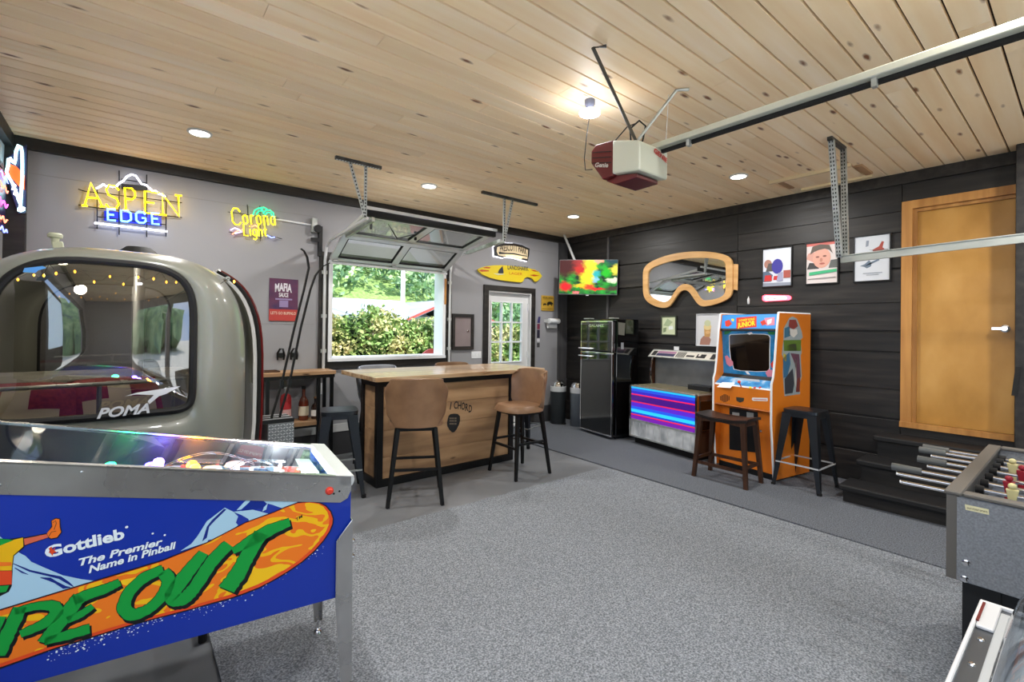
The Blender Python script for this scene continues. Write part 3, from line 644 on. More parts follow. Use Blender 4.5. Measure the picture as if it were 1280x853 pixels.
pb.add([pp(.0,.018,PZB), pp(LEN,.018,PZB), pp(LEN,PW-.018,PZB), pp(0,PW-.018,PZB), pp(.0,.018,PZB+.015), pp(LEN,.018,PZB+.015), pp(LEN,PW-.018,PZB+.015), pp(0,PW-.018,PZB+.015)], [(0,1,2,3),(7,6,5,4),(0,4,5,1),(1,5,6,2),(2,6,7,3),(3,7,4,0)])
pb.build('cabinet', blue, pin)
# steel side rails: a tall flat strip on each side, folded over the top
for t0, t1, tin in ((-.004, 0, .022), (PW, PW+.004, PW-.022)):
    o_ = [(-.0, PZT+.004), (-.0, PZT-.06), (-.012, PZT-.083), (-.035, PZT-.092)]
    pl = [(0, PZT+.004), (0, PZT-.045), (.012, PZT-.075), (.04, PZT-.088), (LEN, PZT-.088+(LEN)*(TL+.004)), (LEN, PZT+.004+LEN*TL)]
    mb = MB(); vs = [pp(a, t0, z) for a, z in pl]+[pp(a, t1, z) for a, z in pl]; k_ = len(pl)
    mb.add(vs, [tuple(range(k_)), tuple(range(2*k_-1, k_-1, -1))]+[(i, (i+1) % k_, k_+(i+1) % k_, k_+i) for i in range(k_)])
    a_, b_ = min(t0, tin), max(t1, tin)
    mb.add([pp(0,a_,PZT), pp(LEN,a_,PZT+LEN*TL), pp(LEN,b_,PZT+LEN*TL), pp(0,b_,PZT), pp(0,a_,PZT+.006), pp(LEN,a_,PZT+.006+LEN*TL), pp(LEN,b_,PZT+.006+LEN*TL), pp(0,b_,PZT+.006)], [(3,2,1,0),(4,5,6,7),(0,1,5,4),(1,2,6,5),(2,3,7,6),(3,0,4,7)])
    mb.build('side_rail', steel, pin)
lb = MB().add([pp(-.006,-.004,PZT-.03), pp(-.006,PW+.004,PZT-.03), pp(-.014,PW+.004,PZT-.008), pp(-.014,-.004,PZT-.008), pp(-.01,-.004,PZT+.010), pp(-.01,PW+.004,PZT+.010), pp(.055,PW+.004,PZT+.020), pp(.055,-.004,PZT+.020), pp(.055,-.004,PZT-.02), pp(.055,PW+.004,PZT-.02)],
         [(0,1,2,3),(3,2,5,4),(4,5,6,7),(7,6,9,8),(8,9,1,0),(0,3,4,7,8),(1,9,6,5,2)])
lb.build('lockbar', alum, pin, bev=.003)
# playfield, glass, back box
pf = MB().add([pp(.06,.02,PZT-.085), pp(LEN,.02,PZT-.085+LEN*.145), pp(LEN,PW-.02,PZT-.085+LEN*.145), pp(.06,PW-.02,PZT-.085)], [(0,1,2,3)])
pfm = vary(mat('playfield', '#8fb4cc', .25, coat=.6), ['#2d5fa8', '#8fc0dd', '#e8eef2', '#c8634a', '#e8eef2', '#4f7fb5'], (1, 1, 1), 7, 4, pos=(.3, .7), const=True, distort=1.0)
pf.build('playfield', pfm, pin)
MB().add([pp(.055,.015,PZT+.004), pp(LEN,.015,PZT+.004+LEN*TL), pp(LEN,PW-.015,PZT+.004+LEN*TL), pp(.055,PW-.015,PZT+.004)], [(0,1,2,3)]).build('playfield_glass', paneglass, pin)
MB().add([pp(.06,PW-.02,PZT-.085), pp(LEN,PW-.02,PZT-.085+LEN*.145), pp(LEN,PW-.02,PZT+LEN*TL), pp(.06,PW-.02,PZT)], [(0,1,2,3)]).build('inner_wall', mat('inner_black', '#20242c', .35), pin)
def pfz(s): return PZT-.085+s*.145
clr = mat('clear_plastic', '#dfeaf2', .08, trans=.85, ior=1.3)
cw = mat('toy_white', '#e9edf2', .25); cb = mat('toy_blue', '#2f8fd0', .3); cy_ = mat('toy_yellow', '#d9b92c', .3); crd = mat('toy_red', '#b2362c', .3)
# lamps glowing under the glass
for s, t, colr in ((.77, .33, '#20e07a'), (.655, .33, '#5a48ff'), (.635, .40, '#8a6cff'), (.525, .36, '#ff8a18'), (.515, .31, '#ffb428')):
    MB().lathe(pp(s, t, pfz(s)+.045), [(.004, -.04), (.014, -.03), (.02, 0), (.014, .012), (.003, .016)], 12).build('lamp', neon('pin_'+colr[1:], colr, 14), pin, smooth=True)
    ld = bpy.data.lights.new('lamp_glow', 'POINT'); ld.energy = 1.4; ld.color = lin(colr)[:3]; ld.shadow_soft_size = .02
    lo_ = bpy.data.objects.new('lamp_glow', ld); COL.objects.link(lo_); lo_.location = pp(s, t, pfz(s)+.075)
for s, t in ((.12, .35), (.1, .22), (.2, .45), (.27, .3), (.33, .2)):
    MB().lathe(pp(s, t, pfz(s)+.02), [(.003, -.015), (.008, 0), (.003, .008)], 8).build('lamp', neon('pin_white', '#eef6ff', 16), pin, smooth=True)
    ld = bpy.data.lights.new('lamp_glow', 'POINT'); ld.energy = 1.5; ld.color = (.85, .93, 1); ld.shadow_soft_size = .02
    lo_ = bpy.data.objects.new('lamp_glow', ld); COL.objects.link(lo_); lo_.location = pp(s, t, pfz(s)+.05)
# posts, ramps, bumpers, flippers
for i in range(26):
    s = random.uniform(.16, .6); t = random.uniform(.06, .5)
    MB().lathe(pp(s, t, pfz(s)), [(.006, 0), (.006, .02), (.009, .022), (.009, .03), (.004, .034)], 8).build('post', random.choice([cw, clr, cb, cy_, crd]), pin, smooth=True)
for (s0, t0, s1, t1, h1) in ((.62, .1, .25, .14, .06), (.30, .5, .62, .46, .05), (.28, .12, .18, .26, .03), (.45, .2, .22, .46, .055)):
    for dt in (-.015, .015): MB().tube([pp(s0+(s1-s0)*q, t0+(t1-t0)*q+dt, pfz(s0+(s1-s0)*q)+.015+h1*math.sin(q*PI)) for q in [k/10 for k in range(11)]], .0018, 5).build('wire_ramp', chrome, pin, smooth=True)
for s, t in ((.40, .16), (.46, .28), (.38, .36)): MB().lathe(pp(s, t, pfz(s)), [(.03, 0), (.03, .01), (.018, .014), (.018, .04), (.036, .045), (.03, .055), (.01, .06)], 20).build('bumper', cw, pin, smooth=True)
for s, t, e in ((.15, .2, 1), (.15, .36, -1)): MB().bar(pp(s+.03, t-.05*e, pfz(s)+.02), pp(s-.01, t+.015*e, pfz(s)+.02), .018, .02).build('flipper', crd, pin, bev=.004)
for s, t, w_, l_ in ((.24, .1, .07, .12), (.24, .46, .07, .12), (.56, .28, .16, .1), (.5, .47, .08, .16)):
    MB().add([pp(s-l_/2,t-w_/2,pfz(s-l_/2)+.035), pp(s+l_/2,t-w_/2*.6,pfz(s+l_/2)+.035), pp(s+l_/2,t+w_/2,pfz(s+l_/2)+.035), pp(s-l_/2,t+w_/2*.6,pfz(s-l_/2)+.035)], [(0,1,2,3)]).build('plastic_guard', clr, pin, solid=.003)
MB().add([pp(.065,.03,pfz(.065)+.03), pp(.13,.03,pfz(.13)+.03), pp(.13,PW-.03,pfz(.13)+.03), pp(.065,PW-.03,pfz(.065)+.03)], [(0,1,2,3)]).build('apron', mat('apron_pale', '#cfe3d8', .25), pin)
bbx = MB().add([pp(LEN-.22,-.05,PZT+.29),pp(LEN,-.05,PZT+.30),pp(LEN,PW+.05,PZT+.30),pp(LEN-.22,PW+.05,PZT+.29),pp(LEN-.22,-.05,1.85),pp(LEN,-.05,1.85),pp(LEN,PW+.05,1.85),pp(LEN-.22,PW+.05,1.85)], [(3,2,1,0),(4,5,6,7),(0,1,5,4),(1,2,6,5),(2,3,7,6),(3,0,4,7)])
bbx.build('backbox', blackplastic, pin)
MB().add([pp(LEN-.225,.0,PZT+.45),pp(LEN-.225,PW,PZT+.45),pp(LEN-.225,PW,1.8),pp(LEN-.225,.0,1.8)], [(0,1,2,3)]).build('backglass', mat('backglass', '#bcd6ea', .2, emit='#bcd6ea', es=1.6), pin)
# legs: folded chrome angle bars with levelling feet
for s, t, sg in ((-.006, -.012, -1), (-.006, PW+.012, 1), (LEN-.09, -.012, -1), (LEN-.09, PW+.012, 1)):
    zt_ = PZT-.16 if s < .5 else PZB+.25
    ds = .06 if s < .5 else -.06
    if s > .5: s = LEN
    P_ = [pp(s, t, zt_), pp(s+ds, t, zt_-.07), pp(s+ds, t, PZB-.02), pp(s+ds*.5, t+.004*sg, .05), pp(s-.004, t+.004*sg, .05)]
    Q_ = [pp(s, t-sg*.06, zt_), pp(s-.0, t-sg*.06, PZB-.02), pp(s-.002, t-sg*.03, .05), pp(s-.002, t, .05)]
    leg = MB().add(P_, [(0, 1, 2, 3, 4)]).add([P_[0], Q_[0], Q_[1], Q_[2], P_[4]], [(0, 1, 2, 3, 4)]).build('leg', steel, pin, solid=.003)
    MB().cyl(pp(s+ds*.25, t-sg*.012, .06), pp(s+ds*.25, t-sg*.012, .022), .006, n=8).lathe(pp(s+ds*.25, t-sg*.012, 0), [(.024, 0), (.024, .008), (.012, .024)], 14).build('foot', chrome, leg, smooth=True)
    for z in (zt_-.09, zt_-.15): MB().lathe(pp(s-.002, t-sg*.018, z), [(.011, 0), (.011, .006), (.006, .011)], 10, tuple(-bdir)).build('bolt', chrome, leg, smooth=True)
# flipper button and screws on the near side
fb = PF.at(411.5, 613.5)
MB().lathe(PF.P(*fb, .003), [(.015, 0), (.015, .004), (.0115, .005), (.0115, .012), (.008, .015)], 18, tuple(PF.n)).build('flipper_button', mat('button_red', '#d5402e', .35), pin, smooth=True)
for q in ((417, 617), (424, 614), (393, 605), (103, 590), (1, 606)):
    MB().lathe(PF.P(*PF.at(*q), .003), [(.004, 0), (.004, .002), (.002, .003)], 8, tuple(PF.n)).build('rivet', rubber if q[0] > 400 else steel, pin, smooth=True)
# side art: flat print built as thin sheets on the cabinet side
O1, O3, O4 = (0, 590, 1/.1875), (0, 700, 4.2667), (200, 600, 5.12)
def c1(*p): return [PF.at(0+x/5.3333, 590+y/5.3333) for x, y in p]
def c2(*p): return [PF.at(x/4.2667, 700+y/4.2667) for x, y in p]
def c4(*p): return [PF.at(200+x/5.12, 600+y/5.12) for x, y in p]
ice = mat('print_ice', '#a9cfe4', .35); pblk = mat('print_black', '#0d0f14', .4); pgrn = mat('print_green', '#0f9a3c', .35); pred = mat('print_red', '#e04a20', .35); pyel = mat('print_yellow', '#e8b310', .35); porg = mat('print_orange', '#ec7420', .35); pskin = mat('print_salmon', '#d8654a', .35); pnavy = mat('print_navy', '#0c2680', .35)
camo = vary(mat('print_flame', '#ec7a20', .35), ['#ee7a1e', '#f2bb12', '#ec741c', '#f4c31a'], (1.0, 1, 1.9), 8, 1.5, pos=(.40, .66), const=True, distort=.6)
def art(poly, M_, c, name='side_print'): return MB().sheet(PF, poly, c).build(name, M_, pin)
art(c4((130,456),(200,410),(240,360),(300,265),(340,235),(415,178),(470,205),(500,235),(485,275),(500,290),(440,335),(400,350),(380,375),(310,385),(300,400)), ice, .0010, 'mountain_print')
art(c4((470,205),(590,190),(690,216),(700,225),(575,277),(565,250),(520,225)), ice, .0010, 'mountain_print')
art(c4((490,195),(540,140),(590,103),(600,106),(575,140),(520,190)), ice, .0010, 'mountain_print')
art(c4((630,103),(700,103),(770,112),(890,145),(860,160),(790,185),(720,160),(680,150)), ice, .0010, 'mountain_print')
art(c4((690,150),(680,190),(655,203),(665,175)), ice, .0010, 'mountain_print')
art(c4((410,185),(425,190),(350,262),(315,300),(300,370),(270,395),(300,300),(330,260)), pnavy, .0012)
art(c4((590,110),(625,105),(680,150),(655,180),(600,190),(520,200),(560,165)), mat('print_blue_dark', '#0b2a8a', .35), .0011)
art(c1((-300,330),(-120,420),(0,430),(130,540),(170,560),(210,600),(300,640),(420,690),(540,715),(640,728),(500,775),(200,862),(-300,1000)), ice, .0010, 'mountain_print')
MB().ribbon(PF, c1((90,612),(200,660),(330,690),(400,705),(455,740),(490,765)), [.002,.005,.006,.008,.006,.002], .0012).ribbon(PF, c1((270,705),(330,715),(370,735),(430,770),(470,770)), [.002,.009,.006,.009,.002], .0012).ribbon(PF, c1((100,640),(150,670),(190,685)), [.002,.004,.001], .0012).build('ridge_print', pnavy, pin)
# rider with outstretched arm (left part runs out of the picture)
art(c1((-260,470),(-60,440),(60,448),(158,433),(162,505),(95,560),(85,640),(85,665),(80,760),(60,800),(0,830),(-200,840)), pblk, .0012, 'rider_print')
art(c1((-255,475),(-60,446),(0,490),(80,455),(154,438),(157,498),(90,556),(80,640),(80,657),(-200,660)), pyel, .0014, 'rider_print')
art(c1((-255,475),(-60,444),(60,450),(92,455),(0,492),(-100,500)), pgrn, .0016, 'rider_print')
art(c1((-200,600),(78,602),(80,625),(-200,640)), porg, .0016, 'rider_print')
art(c1((-200,662),(80,660),(80,750),(-200,770)), pred, .0014, 'rider_print')
art(c1((-200,775),(62,757),(42,800),(-200,830)), pgrn, .0014, 'rider_print')
art(c1((155,440),(315,408),(345,360),(340,325),(375,306),(402,312),(405,365),(414,402),(385,442),(340,450),(320,440),(165,494)), pblk, .0012, 'rider_print')
art(c1((160,446),(312,415),(322,437),(166,488)), pskin, .0014, 'rider_print')
art(c1((314,408),(350,366),(346,326),(374,312),(397,316),(399,368),(408,402),(381,436),(342,444),(320,430)), porg, .0014, 'rider_print')
MB().ribbon(PF, c1((325,432),(345,400),(375,395)), .0015, .0016).ribbon(PF, c1((352,340),(372,325),(376,345),(362,385)), .0015, .0016).build('glove_line', pblk, pin)
# snowboard
edge_o = c2((-600,430),(-300,350),(0,263),(430,132),(870,-2))+c4((300,398),(550,268),(730,203),(800,172),(880,143),(960,135),(1020,144),(1062,163),(1096,200),(1112,250),(1108,285),(1090,330),(1050,390),(990,460),(910,530),(820,592),(730,645),(640,692),(540,732),(450,764),(330,795),(200,832))+c2((720,345),(300,474),(0,582),(-300,680),(-600,775))
art(edge_o, pblk, .0018, 'board_outline')
edge_r = c2((-600,440),(-300,358),(0,270),(430,139),(870,5))+c4((300,404),(550,274),(730,209),(800,178),(880,149),(960,141),(1020,150),(1058,169),(1090,204),(1105,250),(1101,283),(1084,326),(1045,385),(985,454),(905,524),(816,585),(727,638),(637,685),(538,724),(448,755),(328,787),(200,824))+c2((720,338),(300,466),(0,573),(-300,670),(-600,763))
art(edge_r, pred, .0021, 'board_edge')
edge_f = c2((-600,442),(-300,361),(0,273),(430,142),(870,8))+c4((300,407),(550,277),(730,212),(800,181),(880,153),(955,146),(1015,155),(1045,172),(1070,205),(1084,250),(1080,285),(1062,328),(1022,385),(965,448),(888,515),(802,572),(714,624),(625,668),(528,706),(440,736),(322,770),(196,806))+c2((720,322),(300,447),(0,553),(-300,648),(-600,742))
art(edge_f, camo, .0024, 'board_face')
# brush lettering, traced stroke by stroke, with a black shadow
def brush(strokes, closed=False):
    g_, s_ = MB(), MB()
    for pts, ws in strokes:
        n = 7; P_ = []; Wd = []
        for i in range(len(pts)-1):
            for j in range(n):
                q = j/n; P_.append((pts[i][0]+(pts[i+1][0]-pts[i][0])*q, pts[i][1]+(pts[i+1][1]-pts[i][1])*q)); Wd.append(ws[i]+(ws[i+1]-ws[i])*q)
        P_.append(pts[-1]); Wd.append(ws[-1])
        for _ in range(5):
            P_ = [P_[0]]+[((P_[i-1][0]+2*P_[i][0]+P_[i+1][0])/4, (P_[i-1][1]+2*P_[i][1]+P_[i+1][1])/4) for i in range(1, len(P_)-1)]+[P_[-1]]
        u = [PF.at(*p) for p in P_]; sc = .00243+.0000  # metres per pixel near the front of the side
        uw = []
        for i, p in enumerate(P_):
            a = Vector(PF.at(p[0], p[1]-5)); b = Vector(PF.at(p[0], p[1]+5)); uw.append((a-b).length/10*Wd[i]*random.uniform(.93, 1.07))
        s_.ribbon(PF, [PF.at(p[0]+2.6, p[1]+2.8) for p in P_], [w*1.18 for w in uw], .0028)
        s_.ribbon(PF, u, [w+.0035 for w in uw], .0030)
        g_.ribbon(PF, u, uw, .0034)
    s_.build('letter_shadow', pblk, pin); g_.build('letter', pgrn, pin)
def r4(*p): return [(200+x/5.12, 600+y/5.12) for x, y in p]
def r2(*p): return [(x/4.2667, 700+y/4.2667) for x, y in p]
brush([(r4((465,455),(600,380),(700,320),(830,270)), [8, 15, 15, 10]), (r4((650,340),(560,480),(500,600),(425,700)), [16, 17, 19, 20])])           # T
brush([(r4((280,465),(170,600),(75,730),(90,775),(160,760),(230,680),(330,520),(440,410)), [12, 16, 17, 14, 16, 15, 15, 14])])                     # U
brush([(r2((870,60),(905,105),(880,180),(800,260),(705,300),(655,255),(685,170),(770,90),(870,50)), [12, 14, 14, 13, 14, 13, 13, 13, 12])])        # O
brush([(r2((395,215),(480,180),(560,155),(640,118)), [12, 13, 12, 9]), (r2((430,190),(370,270),(300,360),(232,440)), [15, 15, 15, 13]), (r2((360,320),(430,290),(497,245)), [9, 9, 7]), (r2((240,432),(360,400),(480,365)), [9, 12, 12])])   # E
brush([(r2((110,250),(75,330),(35,410),(-5,510)), [12, 14, 14, 13]), (r2((80,275),(200,242),(290,240),(310,280),(240,340),(110,395)), [8, 10, 12, 13, 12, 9])])   # P
brush([(r2((0,300),(-60,420),(-110,540)), [12, 14, 12])])                                                                                          # I
brush([(r2((-420,400),(-430,600),(-300,480),(-290,620),(-120,340)), [12, 14, 12, 14, 11])])                                                       # W
text('TM', PF, PF.at(371, 651), PF.at(379, 646), .011, pblk, pin, off=.0032, bold=.01, shear=.3)
# maker's lettering
gw_ = mat('print_white', '#e6f0f4', .35)
text('Gottlieb', PF, PF.at(57, 698), PF.at(156, 673), .034, gw_, pin, off=.0015, bold=.035)
text('The Premier', PF, PF.at(99, 707.5), PF.at(204, 680.5), .022, gw_, pin, off=.0020, bold=.03, shear=.25)
text('Name in Pinball', PF, PF.at(111, 716.5), PF.at(221, 685), .022, gw_, pin, off=.0022, bold=.03, shear=.25)
for q, r in (((158.5, 659), .004), ((191, 667), .003), ((206, 669), .003)): MB().lathe(PF.P(*PF.at(*q), .0012), [(r, 0), (r, .0008)], 10, tuple(PF.n)).build('registered_mark', gw_, pin)
MB().sheet(PF, c1((325,510),(345,498),(352,520),(372,500),(362,525),(380,535),(358,540),(350,560),(340,540),(322,538),(338,528)), .0024).build('star_mark', pred, pin)
# powder snow dots under the board
dots = MB()
for i in range(260):
    q = random.random(); x = 60+q*345; base = 812-.30*(x-60) if x < 300 else 741-((x-300)/105)*62
    y = base+abs(random.gauss(0, 6))+2; r = random.choice([.0008, .0012, .0016, .0028])
    a, b = PF.at(x, y); dots.add([PF.P(a+r*math.cos(t), b+r*.8*math.sin(t), .0015) for t in [k*PI/3 for k in range(6)]], [(0,1,2,3,4,5)])
dots.build('powder_print', gw_, pin, kind='stuff')
# =====================================================================
# BAR, STOOLS
# =====================================================================
BY0, BY1 = 4.20, 4.60
bar = thing('bar_counter', 'bar with pale wood top, black frame and knotty wood front', 'bar counter', (2.64, 4.4, 0))
for i in range(6):
    y0 = 4.08+i*.152
    box('top_board', (1.75+.004*(i % 3), y0, 1.0), (3.83-.003*(i % 2), y0+.150, 1.042), topwood, bar, bev=.003)
for x in (1.82, 3.40):
    for y in (BY0, BY1-.06): box('post', (x, y, 0), (x+.06, y+.06, .998), blackmetal, bar)
for y in (BY0, BY1-.06):
    box('rail', (1.88, y, .94), (3.40, y+.06, .998), blackmetal, bar); box('rail', (1.88, y, 0), (3.40, y+.06, .07), blackmetal, bar)
for x in (1.82, 3.40): box('rail', (x, BY0+.06, .94), (x+.06, BY1-.06, .998), blackmetal, bar); box('rail', (x, BY0+.06, 0), (x+.06, BY1-.06, .07), blackmetal, bar)
for i, (z0, z1) in enumerate(((.07, .27), (.27, .52), (.52, .735), (.735, .94))):
    box('front_board', (1.88, BY0+.018+.002*(i % 2), z0+.001), (3.40, BY0+.038, z1-.001), barwood, bar, bev=.002)
    box('side_board', (1.838, BY0+.06, z0+.001), (1.858, BY1-.06, z1-.001), barwood, bar, bev=.002)
    box('side_board', (3.42, BY0+.06, z0+.001), (3.44, BY1-.06, z1-.001), barwood, bar, bev=.002)
BF = Frame((1.88, BY0+.018, 0), (1, 0, 0), (0, 0, 1))
k = 80/758
def bq(x, y): return BF.at(540+x*k, 470+y*(90/853))
for ch, x0, x1, yb, h_ in (('I', 208, 219, 398, 80), ('C', 256, 298, 390, 100), ('H', 302, 342, 394, 90), ('O', 346, 386, 402, 90), ('R', 390, 427, 416, 85), ('D', 431, 470, 432, 85)):
    F_ = Frame(BF.P(*bq(x0, yb)), (1, 0, 0), (0, 0, 1)); a0 = bq(x0, yb); a1 = bq(x1, yb)
    text(ch, BF, a0, (a1[0], a0[1]-.002), .078, print_dark, bar, name='branded_letter', bold=.02, off=.002)
pk = [bq(*p) for p in ((195, 475), (215, 455), (260, 448), (305, 452), (330, 480), (332, 530), (318, 580), (290, 635), (262, 668), (235, 670), (205, 640), (182, 600), (176, 560), (185, 510))]
MB().sheet(BF, pk, .0022).build('pick_mark', print_dark, bar)
gm = MB()
for r, (a, b) in enumerate(((495, 505), (525, 535), (560, 570))):
    for x in (208, 230, 252, 274): gm.sheet(BF, [bq(x, a), bq(x+12, a), bq(x+12, b+8), bq(x, b+8)], .0030)
gm.build('pick_dots', mat('faded_wood', '#8a7a68', .6), bar, kind='stuff')

def make_stool(label, leather, loc, rot):
    t = thing('bar_stool', label, 'bar stool', loc, rot, 'leather bar stools round the bar')
    Mx = MW[t]
    def W(x, y, z): return Mx @ Vector((x, y, z))
    def seat_fn(u, v):
        a = u*2*PI; r = v; x = .235*math.copysign(abs(math.cos(a))**.7, math.cos(a))*r; y = .23*math.copysign(abs(math.sin(a))**.7, math.sin(a))*r+.02
        z = .725-.022*(1-r*r)-.05*max(0, r-.86)/.14
        return W(x, y, z)
    MB().grid(seat_fn, 28, 9, True).grid(lambda u, v: seat_fn(u, 1)+Vector((0, 0, -.045))*v if v < 1 else seat_fn(u, .8)+Vector((0, 0, -.07)), 28, 3, True).build('seat', leather, t, smooth=True)
    def back_fn(off):
        def fn(u, v):
            q = u*2-1; wv = .232+.062*v**1.6+.03*(1-v)**2.5; edge = (1-abs(q)**4*.30*abs(2*v-1)**5)
            a = q*.95; x = wv*math.sin(a)/math.sin(.95); y = -.20-.03*v-.03+.13*(1-math.cos(a))/(1-math.cos(.95))+off
            z = .655+.41*v; zc = .86; z = zc+(z-zc)*(1-.16*abs(q)**4)
            return W(x*edge, y, z)
        return fn
    n1, n2 = 19, 13
    b1, b2 = back_fn(0), back_fn(.035)
    mb = MB().grid(b1, n1, n2).grid(b2, n1, n2); k_ = n1*n2
    loop = [i for i in range(n1)]+[n1-1+n1*j for j in range(1, n2)]+[(n2-1)*n1+i for i in range(n1-2, -1, -1)]+[n1*j for j in range(n2-2, 0, -1)]
    for i in range(len(loop)): a, b = loop[i], loop[(i+1) % len(loop)]; mb.f.append([a, b, b+k_, a+k_])
    mb.build('backrest', leather, t, smooth=True, bev=0)
    sm = MB()
    sm.tube([back_fn(.0175)(i/18, 1.0) for i in range(19)], .008, 6).build('piping', leather, t, smooth=True)
    fr = MB()
    for s in (-1, 1): fr.bar(W(s*.155, -.155, .635), W(s*.155, .155, .635), .03, .03).bar(W(-.155, s*.155, .635), W(.155, s*.155, .635), .03, .03)
    fr.add([W(-.15,-.15,.65), W(.15,-.15,.65), W(.15,.15,.65), W(-.15,.15,.65), W(-.15,-.15,.66), W(.15,-.15,.66), W(.15,.15,.66), W(-.15,.15,.66)], [(3,2,1,0),(4,5,6,7),(0,1,5,4),(1,2,6,5),(2,3,7,6),(3,0,4,7)])
    fr.build('seat_frame', blackmetal, t)
    for a in (-1, 1):
        for b in (-1, 1):
            MB().taper(W(a*.155, b*.155, .645), W(a*.225, b*.225, 0), .036, .026).build('leg', blackmetal, t)
    f = .155+.07*(1-.30/.645)
    for s in (-1, 1):
        MB().bar(W(-f, s*f, .30), W(f, s*f, .30), .022, .022).build('footrest', blackmetal, t)
        MB().bar(W(s*(f-.004), -f, .34), W(s*(f-.004), f, .34), .018, .022).build('footrest', blackmetal, t)
    return t
s1 = make_stool('tan leather bar stool with its back to us, in front of the bar', tan, (2.00, 3.78, 0), -.48)
s2 = make_stool('tan leather bar stool turned sideways at the right end of the bar front', tan, (3.22, 3.80, 0), 1.55)
dup(s1, (3.14, 4.90, 0), PI-.1, 'tan leather bar stool behind the bar, only its curved back showing')
s4 = make_stool('grey bar stool behind the bar left of the tan one, only its back top showing', vary(mat('grey_leather', '#8b8d95', .35), ['#7f8189', '#989aa2'], (1, 1, 1), 5, 5), (2.2, 4.91, 0), PI+.08)

def make_metal_stool(label, loc, rot, brace):
    t = thing('metal_stool', label, 'stool', loc, rot, 'black metal stools')
    Mx = MW[t]
    def W(x, y, z): return Mx @ Vector((x, y, z))
    sq = lambda r, k=16: [(r*math.copysign(abs(math.cos(2*PI*i/k+.2))**.35, math.cos(2*PI*i/k+.2)), r*math.copysign(abs(math.sin(2*PI*i/k+.2))**.35, math.sin(2*PI*i/k+.2))) for i in range(k)]
    F_ = Frame(W(0, 0, 0), Mx.to_3x3() @ Vector((1, 0, 0)), Mx.to_3x3() @ Vector((0, 1, 0)))
    MB().prism(F_, sq(.158, 32), .725, .755).prism(F_, sq(.12, 32), .7555, .757).build('seat', gunmetal, t, bev=.006, seg=2)
    MB().prism(F_, sq(.150, 32), .685, .726).build('seat_skirt', gunmetal, t)
    for a in (-1, 1):
        for b in (-1, 1):
            # pressed sheet leg: an angle profile, wide at the top and narrow at the foot
            P0, P1 = Vector((a*.150, b*.150, .72)), Vector((a*.215, b*.215, .0)); w0, w1 = .085, .03
            vs = [W(*P0), W(P0.x-a*w0, P0.y+b*.0, P0.z), W(P1.x-a*w1, P1.y, P1.z), W(*P1), W(P0.x, P0.y-b*w0, P0.z), W(P1.x, P1.y-b*w1, P1.z)]
            lg = MB().add(vs, [(0, 1, 2, 3), (0, 3, 5, 4)]).build('leg', gunmetal, t, solid=.004)
            MB().bar(W(P1.x-a*.012, P1.y-b*.012, .03), W(P1.x-a*.012, P1.y-b*.012, 0), .032, .032).build('foot', rubber, lg)
    f = .19
    for s in (-1, 1):
        MB().bar(W(-f, s*f, .24), W(f, s*f, .24), .008, .014).build('brace', brace, t)
        MB().bar(W(s*f, -f, .24), W(s*f, f, .24), .008, .014).build('brace', brace, t)
    return t
make_metal_stool('black metal stool with silver braces at the left end of the bar', (1.50, 4.30, 0), -.28, galv)
make_metal_stool('black metal stool standing right of the orange arcade cabinet', (5.14, 1.765, 0), -.05, alum)
make_metal_stool('black metal stool behind the right end of the bar', (4.06, 4.72, 0), .3, galv)

# wooden saddle stool
ws = thing('wooden_stool', 'dark wooden saddle stool with black seat in front of the arcade cabinet', 'stool', (4.72, 2.33, 0), 0)
cx, cy = 4.72, 2.33
def sadd(z, th):
    return lambda u, v: Vector((cx-.155+.31*u, cy-.26+.52*v, z-.028*math.sin(PI*v)-.006*abs(2*u-1)**4-th))
g1, g2 = sadd(.665, 0), sadd(.665, .028); mb = MB().grid(g1, 9, 13).grid(g2, 9, 13); k_ = 9*13
lp = [i for i in range(9)]+[8+9*j for j in range(1, 13)]+[12*9+i for i in range(7, -1, -1)]+[9*j for j in range(11, 0, -1)]
for i in range(len(lp)): a, b = lp[i], lp[(i+1) % len(lp)]; mb.f.append([a, b, b+k_, a+k_])
mb.build('seat', vary(mat('black_leather', '#1b1716', .35), ['#151212', '#272120'], (1, 1, 1), 8, 5), ws, smooth=True)
for s in (-1, 1):
    MB().bar((cx-.125, cy+s*.22, .61), (cx+.125, cy+s*.22, .61), .022, .05).build('apron', darkwood, ws)
    MB().add([(cx+s*.135-.011, cy-.22, .64), (cx+s*.135-.011, cy+.22, .64), (cx+s*.135-.011, cy+.22, .585), (cx+s*.135-.011, cy, .60), (cx+s*.135-.011, cy-.22, .585), (cx+s*.135+.011, cy-.22, .64), (cx+s*.135+.011, cy+.22, .64), (cx+s*.135+.011, cy+.22, .585), (cx+s*.135+.011, cy, .60), (cx+s*.135+.011, cy-.22, .585)],
             [(0,1,2,3,4), (9,8,7,6,5), (0,5,6,1), (2,7,8,3), (3,8,9,4), (1,6,7,2), (4,9,5,0)]).build('apron', darkwood, ws)
for a in (-1, 1):
    for b in (-1, 1): MB().taper((cx+a*.125, cy+b*.215, .642), (cx+a*.165, cy+b*.265, 0), .045, .034).build('leg', darkwood, ws)
for s in (-1, 1):
    MB().bar((cx-.15, cy+s*.245, .20), (cx+.15, cy+s*.245, .20), .02, .03).build('stretcher', darkwood, ws)
    MB().bar((cx+s*.148, cy-.24, .16+.03*(s > 0)), (cx+s*.148, cy+.24, .16+.03*(s > 0)), .02, .03).build('stretcher', darkwood, ws)

